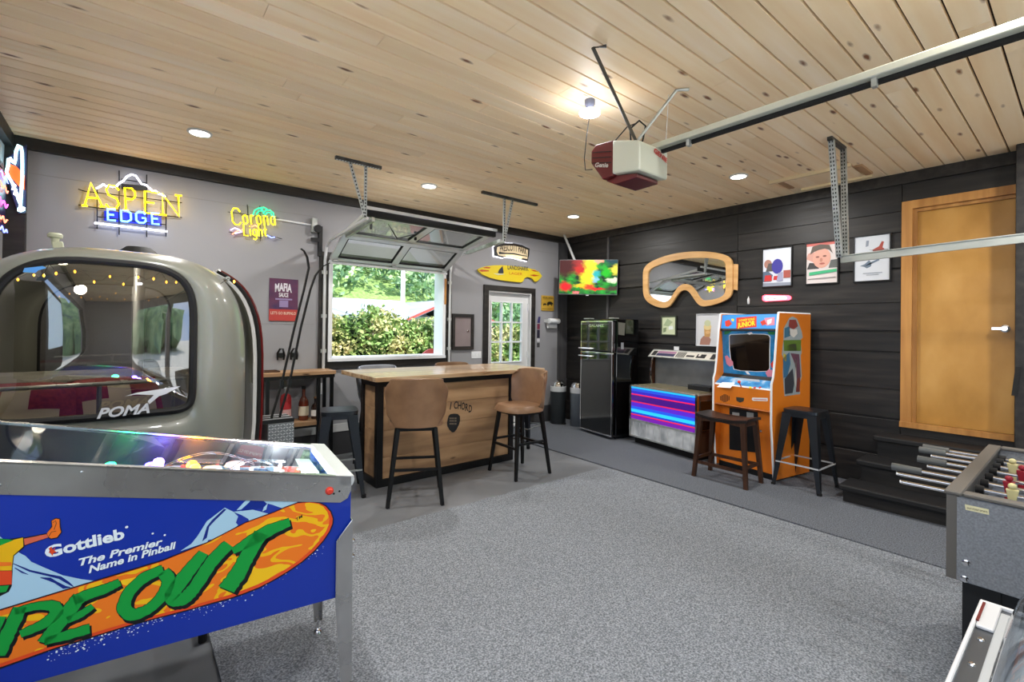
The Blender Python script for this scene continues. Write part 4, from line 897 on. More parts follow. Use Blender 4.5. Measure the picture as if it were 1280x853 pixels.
# =====================================================================
# ARCADE CABINET, JUKEBOX, FRIDGE  (all stand turned a little off the wall)
# =====================================================================
AN = math.radians(9.3); LV = Vector((math.sin(AN), math.cos(AN), 0)); DV = Vector((math.cos(AN), -math.sin(AN), 0)); ZV = Vector((0, 0, 1))
orange = mat('arcade_orange', '#e07c22', .35, coat=.2)
AO = Vector((4.99, 1.99, 0)); AW = .68
arc = thing('arcade_cabinet', 'orange upright arcade cabinet with blue marquee and white edging', 'arcade cabinet', (AO+DV*.35+LV*.34)[:], 0)
AS = Frame(AO, DV, ZV)
fr_ = [AS.at(*p) for p in ((974.4, 391), (972.4, 412), (969.7, 452), (967.7, 472.7), (963.5, 481), (961.2, 488), (960.8, 514), (965.2, 532), (966, 600))]
prof = [(.63, .03), (.63, fr_[0][1]), (fr_[0][0]+.01, fr_[0][1])]+[(max(p[0], -.04), p[1]) for p in fr_[:-1]]+[(.015, .03)]
front = prof[3:]
for w in (0, AW-.02):
    F_ = Frame(AO+LV*w, DV, ZV)
    MB().prism(F_, prof, -.0, -.02 if w == 0 else -.02).build('side_panel', orange, arc)
    wmid = LV*(w+.01)
    MB().tube([AO+wmid+DV*(a-.002)+ZV*b for a, b in prof[1:]], .0115, 6).build('edge_trim', white, arc, smooth=True)
def AP(w, d, z): return AO+LV*w+DV*d+ZV*z
def fq(name, d0, z0, d1, z1, M_, inset=.0, th=.012, w0=.02, w1=AW-.02, c=0):
    v = Vector((0, 0, 0)); a, b = AP(w1, d0, z0), AP(w0, d0, z0); e, f = AP(w0, d1, z1), AP(w1, d1, z1)
    F_ = Frame(a, b-a, f-a); L_ = (b-a).length; H_ = (f-a).length
    MB().prism(F_, [(0, 0), (L_, 0), (L_, H_), (0, H_)], c-th, c).build(name, M_, arc)
    return F_, L_, H_
(P0, P1, P2, P3, P4, P5, P6, P7) = front[:8]
mblue = mat('marquee_blue', '#2f86d6', .3, emit='#2f86d6', es=.25)
FM, ML, MH = fq('marquee', P1[0]+.02, P1[1]+.005, P0[0]+.02, P0[1]-.012, mblue)
FB, BL_, BH_ = fq('bezel', P3[0]+.13, P3[1]-.01, P1[0]+.04, P1[1]-.01, vary(mat('bezel_blue', '#2f80b8', .25), ['#1f6f9c', '#2f86c6', '#3b93d0'], (1, 1, 1), 9, 3))
fq('speaker_strip', P1[0]+.005, P1[1]-.012, P1[0]+.018, P1[1]+.006, blackplastic)
fq('hood', P3[0]+.10, P3[1]-.045, P3[0]+.13, P3[1]-.01, blackplastic)
FC, CL_, CH_ = fq('control_panel', P5[0]+.015, P5[1]+.0, P3[0]+.10, P3[1]-.045, vary(mat('panel_blue', '#3f7fb8', .3), ['#2f6fae', '#4a97cc', '#cfd8e0'], (1, 1, 1), 12, 3, pos=(.35, .75)))
fq('panel_lip', P5[0]+.006, P5[1]-.012, P5[0]+.012, P5[1]+.004, white)
FU, UL, UH = fq('upper_front', P6[0]+.012, P6[1]-.01, P5[0]+.008, P5[1]-.012, orange)
fq('step', P6[0]+.012, P6[1]-.012, P6[0]+.07, P6[1]-.04, mat('arcade_orange_dark', '#b8641c', .4), w0=.02)
FL, LL, LH = fq('lower_front', .055, .07, .075, P6[1]-.03, orange)
fq('kick_board', .06, .0, .055, .07, blackplastic)
box_ = MB(); pts_ = [AP(w, d, z) for z in (0.04, fr_[0][1]-.006) for w, d in ((.02, .14), (AW-.02, .14), (AW-.02, .62), (.02, .62))]
box_.add(pts_, [(3,2,1,0),(4,5,6,7),(0,1,5,4),(1,2,6,5),(2,3,7,6),(3,0,4,7)]).build('carcass', blackplastic, arc)
for a, b in ((.05, .08), (AW-.05, .08), (.05, .58), (AW-.05, .58)): MB().cyl(AP(a, b, .04), AP(a, b, 0), .02, .024, 10).build('foot', rubber, arc)
def a5(F_, *p): return [F_.at(880+x/7.415, 385+y/7.415) for x, y in p]
def asheet(F_, pts, M_, c, name): return MB().sheet(F_, pts, c).build(name, M_, arc)
ared = mat('arcade_red', '#d2361f', .35); ayel = mat('arcade_yellow', '#f0d21c', .35, emit='#f0d21c', es=.15); apink = mat('arcade_pink', '#d98aa0', .4); agrn = mat('arcade_green', '#1f7a4a', .4); awht = mat('arcade_white', '#e6e8ea', .4)
asheet(FM, a5(FM, (300,92),(488,76),(488,178),(300,196)), ared, .001, 'title_plate')
text('DONKEY KONG', FM, FM.at(880+325/7.415, 385+128/7.415), FM.at(880+470/7.415, 385+112/7.415), .022, ayel, arc, bold=.03, off=.002)
text('JUNIOR', FM, FM.at(880+312/7.415, 385+183/7.415), FM.at(880+476/7.415, 385+160/7.415), .050, ayel, arc, bold=.04, off=.002)
for q in (((195,125),(235,110),(260,150),(225,175),(200,170)), ((520,130),(560,110),(580,150),(540,165))): asheet(FM, a5(FM, *q), ared, .0012, 'marquee_shape')
asheet(FM, a5(FM, (560,95),(655,85),(655,160),(575,165)), apink, .0011, 'marquee_shape'); asheet(FM, a5(FM, (585,115),(630,100),(625,140),(590,160)), awht, .0014, 'marquee_shape')
asheet(FM, a5(FM, (255,100),(280,105),(275,125),(258,122)), ayel, .0012, 'marquee_shape')
scr = a5(FB, (238,262),(250,250),(400,244),(560,248),(596,256),(610,275),(606,400),(606,560),(590,585),(480,588),(340,580),(280,566),(268,520),(250,470),(240,380))
asheet(FB, [(a+(.008 if a > .3 else -.008), b+(.006 if b > .25 else -.006)) for a, b in scr], awht, .0008, 'screen_outline')
asheet(FB, scr, mat('screen_black', '#050506', .12, coat=1), .0016, 'screen')
for q, m_ in ((((195,450),(215,440),(240,470),(270,500),(272,530),(240,545),(210,520)), apink), (((570,600),(600,570),(650,580),(650,640),(590,640)), apink), (((400,235),(440,225),(455,240),(420,250)), awht), (((590,220),(660,220),(655,250),(600,248)), agrn), (((380,585),(410,590),(430,620),(400,615)), awht), (((620,520),(640,490),(655,540),(630,560)), ared), (((190,215),(260,215),(230,240),(190,250)), agrn), (((235,625),(370,628),(370,638),(235,633)), ared)):
    asheet(FB, a5(FB, *q), m_, .0022, 'bezel_shape')
asheet(FC, a5(FC, (170,690),(290,695),(245,745),(120,735)), awht, .001, 'instruction_card')
for x in (430, 470, 520): MB().lathe(FC.P(*a5(FC, (x, 742))[0], 0), [(.013, 0), (.013, .004), (.009, .008)], 12, tuple(FC.n)).build('button', ared if x > 440 else ayel, arc, smooth=True)
jb = FC.P(*a5(FC, (345, 735))[0], 0); MB().cyl(jb, jb+FC.n*.06, .005, n=8).lathe(jb+FC.n*.06, [(.004, -.01), (.016, 0), (.016, .012), (.004, .022)], 12, tuple(FC.n)).build('joystick', ared, arc, smooth=True)
hk = Frame(AP(.66, P3[0]+.10, P3[1]-.04), -LV, ZV)
asheet(hk, [hk.at(880+x/7.415, 385+y/7.415) for x, y in ((300,648),(530,665),(535,700),(480,710),(300,705))], mat('label_art', '#c9cfd6', .4), .03, 'title_card')
def a6(F_, *p): return [F_.at(860+x/3.413, 370+y/3.413) for x, y in p]
for i in range(6): MB().sheet(FU, a6(FU, (138+i*7, 418+abs(2.5-i)*4), (142+i*7, 418+abs(2.5-i)*4), (142+i*7, 456-abs(2.5-i)*4), (138+i*7, 456-abs(2.5-i)*4)), .001).build('speaker_slot', print_dark, arc)
asheet(FU, a6(FU, (205,432),(240,436),(238,450),(222,456),(207,448)), mat('badge_dark', '#3d3a34', .4), .0012, 'badge')
asheet(FU, a6(FU, (275,434),(340,436),(341,447),(338,450),(277,448),(272,442)), awht, .0012, 'maker_plate')
MB().ribbon(FU, a6(FU, (280,441),(336,444)), .006, .0018).build('maker_print', ared, arc)
cd = asheet(FL, a6(FL, (178,478),(300,490),(300,670),(178,655)), blackplastic, .006, 'coin_door')
for x in (192, 253): asheet(FL, a6(FL, (x,496),(x+30,500),(x+30,524),(x,520)), mat('coin_plate', '#bfc3c2', .3, .5), .012, 'coin_slot')
MB().lathe(FL.P(*a6(FL, (312, 577))[0], 0), [(.012, 0), (.012, .01), (.006, .012)], 12, tuple(FL.n)).build('lock', chrome, arc, smooth=True)
# side art: an abstract sticker silhouette in muted colours on the right side
def s5(*p): return [AS.at(880+x/7.415, 385+y/7.415) for x, y in p]
outl = s5((820,80),(860,100),(880,150),(905,220),(915,275),(895,295),(905,420),(895,440),(905,640),(885,700),(890,800),(745,820),(735,700),(728,600),(735,470),(720,430),(735,300),(738,190),(770,130),(790,95))
MB().sheet(AS, outl, .001).build('sticker', mat('sticker_pale', '#9aa4a8', .4), arc)
for q, c_ in (((790,110),(850,110),(870,170),(830,200),(780,180)), '#8c3f3a'), (((745,190),(790,170),(800,260),(745,280)), '#3f6f8a'), (((780,195),(860,200),(865,240),(830,275),(790,250)), '#d8d2cc'), (((735,300),(900,298),(895,400),(740,400)), '#5e7a33'), (((770,340),(850,335),(860,400),(770,400)), '#5c4a58'), (((730,470),(790,410),(800,520),(770,640),(735,650)), '#3d6d90'), (((800,420),(880,430),(895,640),(860,660),(840,520)), '#6a4656'), (((845,470),(862,480),(850,740),(838,700)), '#c7c3bd'), (((745,660),(820,560),(835,700),(820,790),(750,800)), '#3b3e46'), (((860,660),(890,640),(885,780),(850,780)), '#7a3a34'), (((735,420),(765,440),(760,500),(735,480)), '#c6b54a'):
    MB().sheet(AS, s5(*q), .0022).build('sticker_patch', mat('patch_'+c_[1:], c_, .45), arc)

# jukebox
JO = Vector((5.06, 2.84, 0)); JW = 1.08
juke = thing('jukebox', 'console jukebox with glowing blue, purple and red striped front', 'jukebox', (JO+DV*.3+LV*.5)[:], 0)
def JP(w, d, z): return JO+LV*w+DV*d+ZV*z
def jbox(name, w0, w1, d0, d1, z0, z1, M_, bev=0, M2=None):
    vs = [JP(w, d, z) for z in (z0, z1) for w, d in ((w0, d0), (w1, d0), (w1, d1), (w0, d1))]
    return MB().add(vs, [(3,2,1,0),(4,5,6,7),(0,1,5,4),(1,2,6,5),(2,3,7,6),(3,0,4,7)]).build(name, M_, juke, bev=bev)
walnut = vary(mat('walnut_side', '#4a3022', .4), ['#3a2419', '#5c3d2a'], (4, 4, 1), 3, 5)
jbox('plinth', .04, JW-.04, .06, .44, 0, .10, rubber)
jbox('cabinet', .0, JW, .012, .475, .10, .755, walnut)
jbox('top', -.005, JW+.005, -.005, .475, .755, .772, mat('juke_top', '#8f8a80', .25, .3), bev=.003)
JF = Frame(JP(JW, 0, 0), -LV, ZV)
bands = [(.735, .765, '#28b4ea', 1.3), (.70, .735, '#2c50d8', 1.1), (.665, .70, '#3a2ac4', .9), (.648, .665, '#e0245a', 1.2), (.57, .648, '#4a1c8c', .7), (.552, .57, '#d8265e', 1.1), (.50, .552, '#5a2cd0', 1.0), (.465, .50, '#2a5ae6', 1.2), (.425, .465, '#2fc0f4', 1.5), (.40, .425, '#2d48d0', 1.0), (.384, .40, '#e22a4e', 1.2), (.335, .384, '#7a22b0', .9)]
for z0, z1, c_, e_ in bands:
    MB().prism(JF, [(.03, z0), (JW-.03, z0), (JW-.03, z1), (.03, z1)], -.004, .004).build('light_band', mat('band_'+c_[1:], c_, .2, emit=c_, es=e_*.38, coat=.6), juke)
for w0, w1 in ((0, .03), (JW-.03, JW)): jbox('front_edge', w0, w1, -.012, .012, .32, .772, chrome)
jbox('middle_rail', 0, JW, -.01, .012, .315, .335, galv)
jbox('grille', .03, JW-.03, -.006, .012, .115, .315, vary(mat('grille_silver', '#b9bec4', .3, .15), ['#9aa0a6', '#c2c7cb', '#e4e8ea'], (1, 1, 1), 5, 2, pos=(.35, .65)))
for i in range(9): jbox('grille_fin', .08+i*.115, .088+i*.115, -.012, -.006, .135, .295, alum)
for w0, w1 in ((0, .03), (JW-.03, JW)): jbox('grille_end', w0, w1, -.014, .012, .105, .32, galv)
jbox('grille_base', 0, JW, -.014, .012, .10, .118, galv)
# curved back and hood
arcp = [(.36, .772), (.335, .85), (.335, .95), (.35, 1.05), (.375, 1.14)]
for w in (.0, JW-.02):
    P_ = [JP(w+.01, d+.03, z) for d, z in arcp]
    MB().tube(P_, .012, 6).build('arm', chrome, juke, smooth=True)
    F_ = Frame(JP(w+.02*(w > 0), 0, 0), DV, ZV)
    MB().prism(F_, [(d+.03, z) for d, z in arcp]+[(.475, 1.14), (.475, .772)], -.01, 0).build('cheek', walnut, juke)
jbox('back_panel', .02, JW-.02, .44, .47, .772, 1.14, vary(mat('juke_back', '#8d8f90', .25, .5), ['#6f7172', '#9a9c9c'], (1, 1, 1), 2, 3))
jbox('record_deck', .06, JW-.06, .10, .44, .772, .782, mat('deck_gold', '#8c8468', .3, .4))
jbox('credit_unit', .06, .38, .28, .43, .782, .84, blackplastic, bev=.004)
hd = MB(); a_, b_, c_, d_ = JP(JW, .31, 1.145), JP(0, .31, 1.145), JP(.0, .42, 1.245), JP(JW, .42, 1.245)
e_, f_, g_, h_ = JP(JW, .475, 1.13), JP(0, .475, 1.13), JP(0, .475, 1.245), JP(JW, .475, 1.245)
hd.add([a_, b_, c_, d_, e_, f_, g_, h_], [(0,1,2,3), (3,2,6,7), (7,6,5,4), (4,5,1,0), (0,3,7,4), (1,5,6,2)]).build('hood', galv, juke, bev=.004)
HF = Frame(a_, b_-a_, d_-a_); HL, HH = (b_-a_).length, (d_-a_).length
def hsheet(x0, x1, y0, y1, M_, c=.0035, n='title_strip', sk=0): MB().prism(HF, [(x0*HL, y0*HH), (x1*HL, y0*HH), (x1*HL+sk, y1*HH), (x0*HL+sk, y1*HH)], 0, c).build(n, M_, juke)
hsheet(.02, .98, .12, .88, mat('hood_cream', '#cdcac0', .4), .002, 'display_panel')
hsheet(.04, .11, .2, .8, print_dark); hsheet(.12, .40, .2, .52, mat('title_blue', '#2b2a4e', .4)); hsheet(.12, .40, .55, .8, mat('title_mauve', '#9a6f8c', .4))
for i in range(6): hsheet(.425+i*.022, .437+i*.022, .18, .82, print_dark, .004, 'selector_line')
hsheet(.57, .68, .3, .5, print_dark); hsheet(.71, .83, .25, .7, print_dark); hsheet(.73, .76, .45, .85, MATS['hood_cream'], .005); hsheet(.90, .96, .2, .8, print_dark)
# open right end with a dark recess and a lit magenta disc
RF = Frame(JP(0, 0, 0), DV, ZV)
MB().prism(RF, [(.03, .36), (.34, .36), (.34, .70), (.03, .70)], 0, .004).build('service_recess', blackgloss, juke)
MB().tube([RF.P(a, b, .006) for a, b in ((.03, .36), (.03, .70), (.34, .70), (.34, .36))], .006, 6, True).build('recess_trim', chrome, juke)
MB().lathe(RF.P(.13, .55, .004), [(.04, 0), (.04, .006), (.03, .01)], 16, tuple(RF.n)).build('pilot_disc', neon('magenta', '#c01848', 1.2), juke)
nt_ = MB(); JN = Frame(JP(.72, .43, 1.246), -LV, ZV); nt_.prism(JN, [(0, 0), (.075, 0), (.075, .05), (0, .05)], 0, .012).build('note_card', awht); 
nc = nt_; o = COL.objects[-1]
for o in COL.objects:
    if o.name.startswith('note_card'): o['label'] = 'small white card standing on top of the jukebox hood'; o['category'] = 'card'

# fridge
FO = Vector((5.12, 4.11, 0)); FW_ = .68
fri = thing('fridge', 'glossy black retro fridge with chrome bars beside the jukebox', 'fridge', (FO+DV*.3+LV*.3)[:], 0)
def FP(w, d, z): return FO+LV*w+DV*d+ZV*z
def fbox(name, w0, w1, d0, d1, z0, z1, M_, bev=0, par=None, seg=2):
    vs = [FP(w, d, z) for z in (z0, z1) for w, d in ((w0, d0), (w1, d0), (w1, d1), (w0, d1))]
    return MB().add(vs, [(3,2,1,0),(4,5,6,7),(0,1,5,4),(1,2,6,5),(2,3,7,6),(3,0,4,7)]).build(name, M_, par or fri, bev=bev, seg=seg)
fbox('body', 0, FW_, .06, .47, .03, 1.655, blackgloss, .012)
lower = fbox('door', .0, FW_, -.01, .055, .05, 1.18, blackgloss, .02, seg=3)
upper = fbox('door', .0, FW_, -.01, .055, 1.20, 1.63, blackgloss, .02, seg=3)
fbox('trim_bar', 0, FW_, -.018, -.008, 1.612, 1.628, chrome, .002, upper); fbox('trim_bar', -.02, FW_+.0, -.018, -.006, 1.17, 1.19, chrome, .002, lower)
fbox('trim_bar', 0, FW_, -.018, -.006, .045, .062, chrome, .002, lower)
for w in (0.0, FW_-.012):
    fbox('trim_bar', w, w+.012, -.016, -.008, .06, 1.17, chrome, 0, lower); fbox('trim_bar', w, w+.012, -.016, -.008, 1.20, 1.615, chrome, 0, upper)
for z, pr in ((1.235, upper), (1.125, lower)):
    MB().tube([FP(.66, -.01, z), FP(.68, -.05, z), FP(.42, -.05, z), FP(.40, -.01, z)], .011, 8).build('handle', chrome, pr, smooth=True)
fbox('hinge', .0, .10, .0, .10, 1.657, 1.672, galv, .003); fbox('hinge', .50, .64, .0, .08, 1.657, 1.672, galv, .003)
FF = Frame(FP(FW_, -.01, 0), -LV, ZV)
text('GALANZ', FF, (.17, 1.545), (.50, 1.545), .034, chrome, upper, name='badge_lettering', bold=.03, off=.002)
FS = Frame(FP(0, 0, 0), DV, ZV)
MB().sheet(FS, [(.09, 1.44), (.20, 1.43), (.215, 1.60), (.085, 1.61)], .002).build('note_sheet', mat('paper_grey', '#6f7068', .6), fri)
MB().sheet(FS, [(.14, 1.24), (.19, 1.24), (.19, 1.33), (.14, 1.33)], .002).build('sticker', mat('sticker_grey', '#9a9ea6', .5), fri)
for a, b in ((.05, .1), (FW_-.05, .1), (.05, .45), (FW_-.05, .45)): MB().cyl(FP(a, b, .03), FP(a, b, 0), .018, n=8).build('foot', rubber, fri)
MB().add([FP(-.002, .02, .06), FP(-.002, .04, .06)], []) 
# bins
def bin_(x, y, label, M_):
    t = thing('pedal_bin', label, 'bin', (x, y, 0), 0, 'pedal bins between door and fridge')
    MB().lathe((x, y, 0), [(.115, 0), (.12, .01), (.125, .50), (.125, .52)], 24).build('body', M_, t, smooth=True)
    MB().lathe((x, y, .52), [(.127, 0), (.127, .075), (.12, .08)], 24).build('steel_band', alum, t, smooth=True)
    MB().lathe((x, y, .60), [(.12, 0), (.115, .03), (.09, .07), (.05, .09), (.01, .095)], 24).build('lid', chrome, t, smooth=True)
    MB().box((x-.03, y-.16, .015), (x+.03, y-.11, .03)).build('pedal', blackplastic, t, bev=.004)
bin_(5.35, 5.38, 'dark pedal bin with domed steel lid, nearer the door', mat('bin_dark', '#25292c', .4))
bin_(5.47, 5.06, 'grey pedal bin with steel lid half hidden by the fridge', mat('bin_grey', '#596068', .35))

# =====================================================================
# TELEVISION, MIRROR, PICTURES
# =====================================================================
tv = thing('television', 'wall television in the corner showing a bright red and green garden', 'television', (5.45, 4.9, 2.3), 0)
ta, tb = Vector((5.15, 5.2, 2.04)), Vector((5.66, 4.48, 2.02)); tu = (tb-ta).normalized()
TF = Frame(ta, tu, ZV-tu*tu.z); TW, TH = (tb-ta).length, .535
MB().prism(TF, [(0, 0), (TW, 0), (TW, TH), (0, TH)], -.05, 0).build('casing', mat('tv_grey', '#6e7074', .4), tv, bev=.006)
scm = mat('tv_screen', '#000000', .3); N, Lk, b = nodes(scm)
tcn = N.new('ShaderNodeTexCoord'); 
def blob_chain():
    """garden picture for the television: colour areas mixed by distance to points on the screen"""
    base = N.new('ShaderNodeTexNoise'); base.inputs['Scale'].default_value = 7; base.inputs['Detail'].default_value = 6
    Lk.new(tcn.outputs['UV'], base.inputs['Vector'])
    r = N.new('ShaderNodeValToRGB'); e = r.color_ramp.elements; e[0].position = .38; e[0].color = lin('#04220f'); e[1].position = .66; e[1].color = lin('#1f9a2a'); Lk.new(base.outputs['Fac'], r.inputs['Fac']); col = r.outputs['Color']
    n2 = N.new('ShaderNodeTexNoise'); n2.inputs['Scale'].default_value = 14; n2.inputs['Detail'].default_value = 4; Lk.new(tcn.outputs['UV'], n2.inputs['Vector'])
    mm = N.new('ShaderNodeMixRGB'); mm.inputs[0].default_value = .13; Lk.new(tcn.outputs['UV'], mm.inputs[1]); Lk.new(n2.outputs['Color'], mm.inputs[2])
    for (x, y, rx, ry, c) in ((.43,.72,.13,.5,'#f2ee1c'), (.20,.80,.22,.26,'#8e0f10'), (.08,.72,.16,.3,'#3a0508'), (.32,.62,.08,.14,'#b01a12'), (.85,.88,.22,.16,'#0f3a44'), (.86,.62,.1,.12,'#e0d040'), (.58,.85,.07,.08,'#e89a7c'), (.55,.40,.05,.09,'#7fb4dc'), (.56,.52,.06,.1,'#1fa0a0'), (.36,.22,.12,.05,'#f0b414'), (.46,.20,.08,.06,'#f03a14'), (.57,.15,.12,.04,'#d01c18'), (.10,.20,.1,.12,'#c4101a'), (.27,.05,.05,.04,'#e06a6a'), (.80,.36,.1,.06,'#cfd8b4'), (.82,.16,.16,.05,'#3a2c1c'), (.70,.55,.07,.12,'#18a818')):
        sx = N.new('ShaderNodeMapping'); sx.inputs['Location'].default_value = (-(x+.065)/rx, -(y+.065)/ry, 0); sx.inputs['Scale'].default_value = (1/rx, 1/ry, 0)
        Lk.new(mm.outputs[0], sx.inputs['Vector']); ln = N.new('ShaderNodeVectorMath'); ln.operation = 'LENGTH'; Lk.new(sx.outputs[0], ln.inputs[0])
        rr = N.new('ShaderNodeMapRange'); rr.inputs['From Min'].default_value = 1.25; rr.inputs['From Max'].default_value = .6; Lk.new(ln.outputs['Value'], rr.inputs['Value'])
        mx = N.new('ShaderNodeMixRGB'); Lk.new(rr.outputs[0], mx.inputs[0]); Lk.new(col, mx.inputs[1]); mx.inputs[2].default_value = lin(c); col = mx.outputs[0]
    return col
colr = blob_chain(); Lk.new(colr, b.inputs['Emission Color']); b.inputs['Emission Strength'].default_value = 1.35
so_ = MB().sheet(TF, [(.008, .012), (TW-.008, .012), (TW-.008, TH-.008), (.008, TH-.008)], .002).build('screen', scm, tv)
uv = so_.data.uv_layers.new(name='UVMap'); 
for lp_ in so_.data.loops:
    w_ = Vector(MW[tv] @ so_.data.vertices[lp_.vertex_index].co)-ta; uv.data[lp_.index].uv = (w_.dot(TF.u)/TW, w_.dot(TF.v)/TH)
MB().prism(TF, [(TW/2-.02, -.012), (TW/2+.02, -.012), (TW/2+.02, 0), (TW/2-.02, 0)], -.02, 0).build('logo_tab', alum, tv)
MB().cyl(onx(704, 296, 5.3)[:] if 0 else (5.46, 5.40, ZC), (5.44, 5.05, 2.42), .02, n=10).build('ceiling_pole', mat('mount_white', '#c9cbcc', .4), tv, smooth=True)
MB().bar((5.44, 5.05, 2.30), TF.P(TW/2, TH*.55, -.05), .06, .10).build('mount_arm', blackmetal, tv)
def WR(c=0): return Frame((XR-.024-c, 5.0, 0), (0, -1, 0), (0, 0, 1))
gog = thing('goggle_mirror', 'large mirror framed in wood like ski goggles', 'mirror', (XR-.05, 3.4, 2.2), 0)
GFm = WR(.02)
def gq(*p): return [GFm.at(800+x/8, 300+y/8) for x, y in p]
def resample(P_, n):
    P_ = [Vector(p) for p in P_]; P_.append(P_[0]); cl = [0]
    for i in range(1, len(P_)): cl.append(cl[-1]+(P_[i]-P_[i-1]).length)
    out_ = []; j = 0
    for k in range(n):
        s_ = cl[-1]*k/n
        while cl[j+1] < s_: j += 1
        out_.append(tuple(P_[j].lerp(P_[j+1], (s_-cl[j])/(cl[j+1]-cl[j]))))
    return out_
def segres(segs, n): 
    o_ = []
    for s_ in segs:
        P_ = [Vector(p) for p in s_]; cl = [0]
        for i in range(1, len(P_)): cl.append(cl[-1]+(P_[i]-P_[i-1]).length)
        for k in range(n):
            t = cl[-1]*k/n; j = 0
            while cl[j+1] < t: j += 1
            o_.append(tuple(P_[j].lerp(P_[j+1], (t-cl[j])/(cl[j+1]-cl[j]))))
    for _ in range(2):
        m_ = len(o_); o_ = [tuple((Vector(o_[i-1])+2*Vector(o_[i])+Vector(o_[(i+1) % m_]))/4) for i in range(m_)]
    return o_
oS = [[(42,440),(42,310),(60,268),(100,235),(150,205)], [(150,205),(260,160),(400,130),(560,115),(700,118),(820,135),(895,160)], [(895,160),(925,185),(938,240),(938,400),(935,530)], [(935,530),(925,565),(900,592),(820,630),(720,660),(640,672)], [(640,672),(605,660),(570,620),(520,540),(490,508),(465,500)], [(465,500),(430,505),(395,540),(350,610),(310,670),(265,688)], [(265,688),(180,675),(90,630),(50,580),(42,520),(42,440)]]
iS = [[(92,440),(92,340),(105,305),(140,280),(180,262)], [(180,262),(260,230),(330,213),(450,190),(600,180),(760,187),(845,205)], [(845,205),(862,218),(870,250),(870,400),(868,510)], [(868,510),(862,540),(840,565),(780,590),(700,605),(640,608)], [(640,608),(620,595),(590,550),(545,480),(510,448),(460,440)], [(460,440),(420,448),(385,480),(340,550),(305,605),(265,628)], [(265,628),(210,618),(130,580),(100,555),(92,520),(92,440)]]
og = [GFm.at(800+x/8, 300+y/8) for x, y in segres(oS, 12)]; ig = [GFm.at(800+x/8, 300+y/8) for x, y in segres(iS, 12)]
MB().ring(GFm, og, ig, -.0, .035).build('frame', vary(mat('goggle_wood', '#d3a468', .4), ['#c59558', '#dcb078'], (1, 1, 6), 3, 5), gog, bev=.003)
MB().prism(GFm, ig, .0, .014).build('mirror_glass', mirror, gog)
MB().prism(GFm, gq((940,242),(985,245),(978,505),(938,498)), 0, .012).build('strap_tab', MATS['goggle_wood'], gog, bev=.002)
def picture(label, cat, px4, frame_m, paper, shapes, fw_=.012, name='framed_picture', grp=None):
    F_ = WR(); P_ = [F_.at(*p) for p in px4]; x0 = (P_[0][0]+P_[3][0])/2; x1 = (P_[1][0]+P_[2][0])/2; y1 = (P_[0][1]+P_[1][1])/2; y0 = (P_[2][1]+P_[3][1])/2
    t = thing(name, label, cat, tuple(F_.P((x0+x1)/2, y0, 0)), 0, grp)
    o_ = [(x0, y0), (x1, y0), (x1, y1), (x0, y1)]; i_ = [(x0+fw_, y0+fw_), (x1-fw_, y0+fw_), (x1-fw_, y1-fw_), (x0+fw_, y1-fw_)]
    MB().ring(F_, o_, i_, 0, .022).build('frame', frame_m, t, bev=.002)
    MB().prism(F_, i_, 0, .010).build('print', paper, t)
    W_x, W_y = x1-x0-2*fw_, y1-y0-2*fw_
    for k_, (M_, pts) in enumerate(shapes): MB().sheet(F_, [(x0+fw_+a*W_x, y0+fw_+b*W_y) for a, b in pts], .0108+.0006*k_).build('print_shape', M_, t)
    MB().sheet(F_, i_, .0165+.0006*6).build('glazing', thinglass('picture_glass', '#ffffff', .0, .12), t)
    return t, F_, (x0+fw_, y0+fw_, W_x, W_y)
def cm(c): return mat('ink_'+c.strip('#'), c, .5)
def ell(cx_, cy_, rx, ry, n=16): return [(cx_+rx*math.cos(2*PI*i/n), cy_+ry*math.sin(2*PI*i/n)) for i in range(n)]
pa = cm('#d4d8e2')
picture('framed print with a purple ball shape over red and white, leftmost of three', 'picture', ((953, 312), (991, 307), (991, 357), (953, 361)), blackplastic, pa,
  [(cm('#8f95a4'), [(0, 0), (1, 0), (1, .08), (0, .1)]), (cm('#5a6a80'), [(0, .12), (.3, .12), (.36, .3), (.2, .4), (0, .4)]), (cm('#a8786a'), ell(.18, .6, .14, .12)), (cm('#54504f'), [(.1, .4), (.5, .4), (.5, .6), (.2, .62)]), (cm('#c23232'), [(.05, .14), (.34, .14), (.3, .3), (.08, .3)]), (cm('#c23232'), [(.38, .16), (.6, .16), (.56, .27), (.4, .27)]),
   (cm('#3f3a96'), ell(.52, .52, .2, .2)), (cm('#a8544a'), [(.74, .2), (.98, .2), (.98, .4), (.74, .4)]), (cm('#9c9cb8'), [(.5, .12), (.72, .12), (.72, .36), (.55, .34)])])
picture('framed poster of a man\'s face over a green band, middle of three', 'picture', ((1007, 304), (1049, 300), (1049, 354), (1007, 357)), blackplastic, cm('#d9cfcd'),
  [(cm('#c9665e'), [(0, .93), (1, .93), (1, 1), (0, 1)]), (cm('#cf9a8c'), [(0, .62), (.3, .5), (.25, .8), (.05, .75)]), (cm('#3a3838'), [(.02, .36), (.42, .36), (.34, .5), (.1, .52)]), (cm('#5f625f'), [(.72, .36), (1, .36), (1, .56), (.8, .55)]), (cm('#d8a18f'), ell(.5, .62, .29, .25)), (cm('#5b5048'), [(.12, .72), (.2, .92), (.45, .96), (.75, .92), (.86, .7), (.74, .8), (.6, .84), (.4, .82), (.24, .78)]),
   (cm('#7a4c42'), ell(.37, .65, .06, .02)), (cm('#7a4c42'), ell(.6, .66, .06, .02)), (cm('#a85a50'), ell(.52, .48, .09, .022)), (cm('#bb7f6e'), ell(.49, .57, .045, .05)), (cm('#3fae7a'), [(.1, .2), (.98, .26), (.98, .33), (.1, .28)]), (cm('#8f8a8a'), [(.06, .1), (.95, .12), (.95, .14), (.06, .12)])])
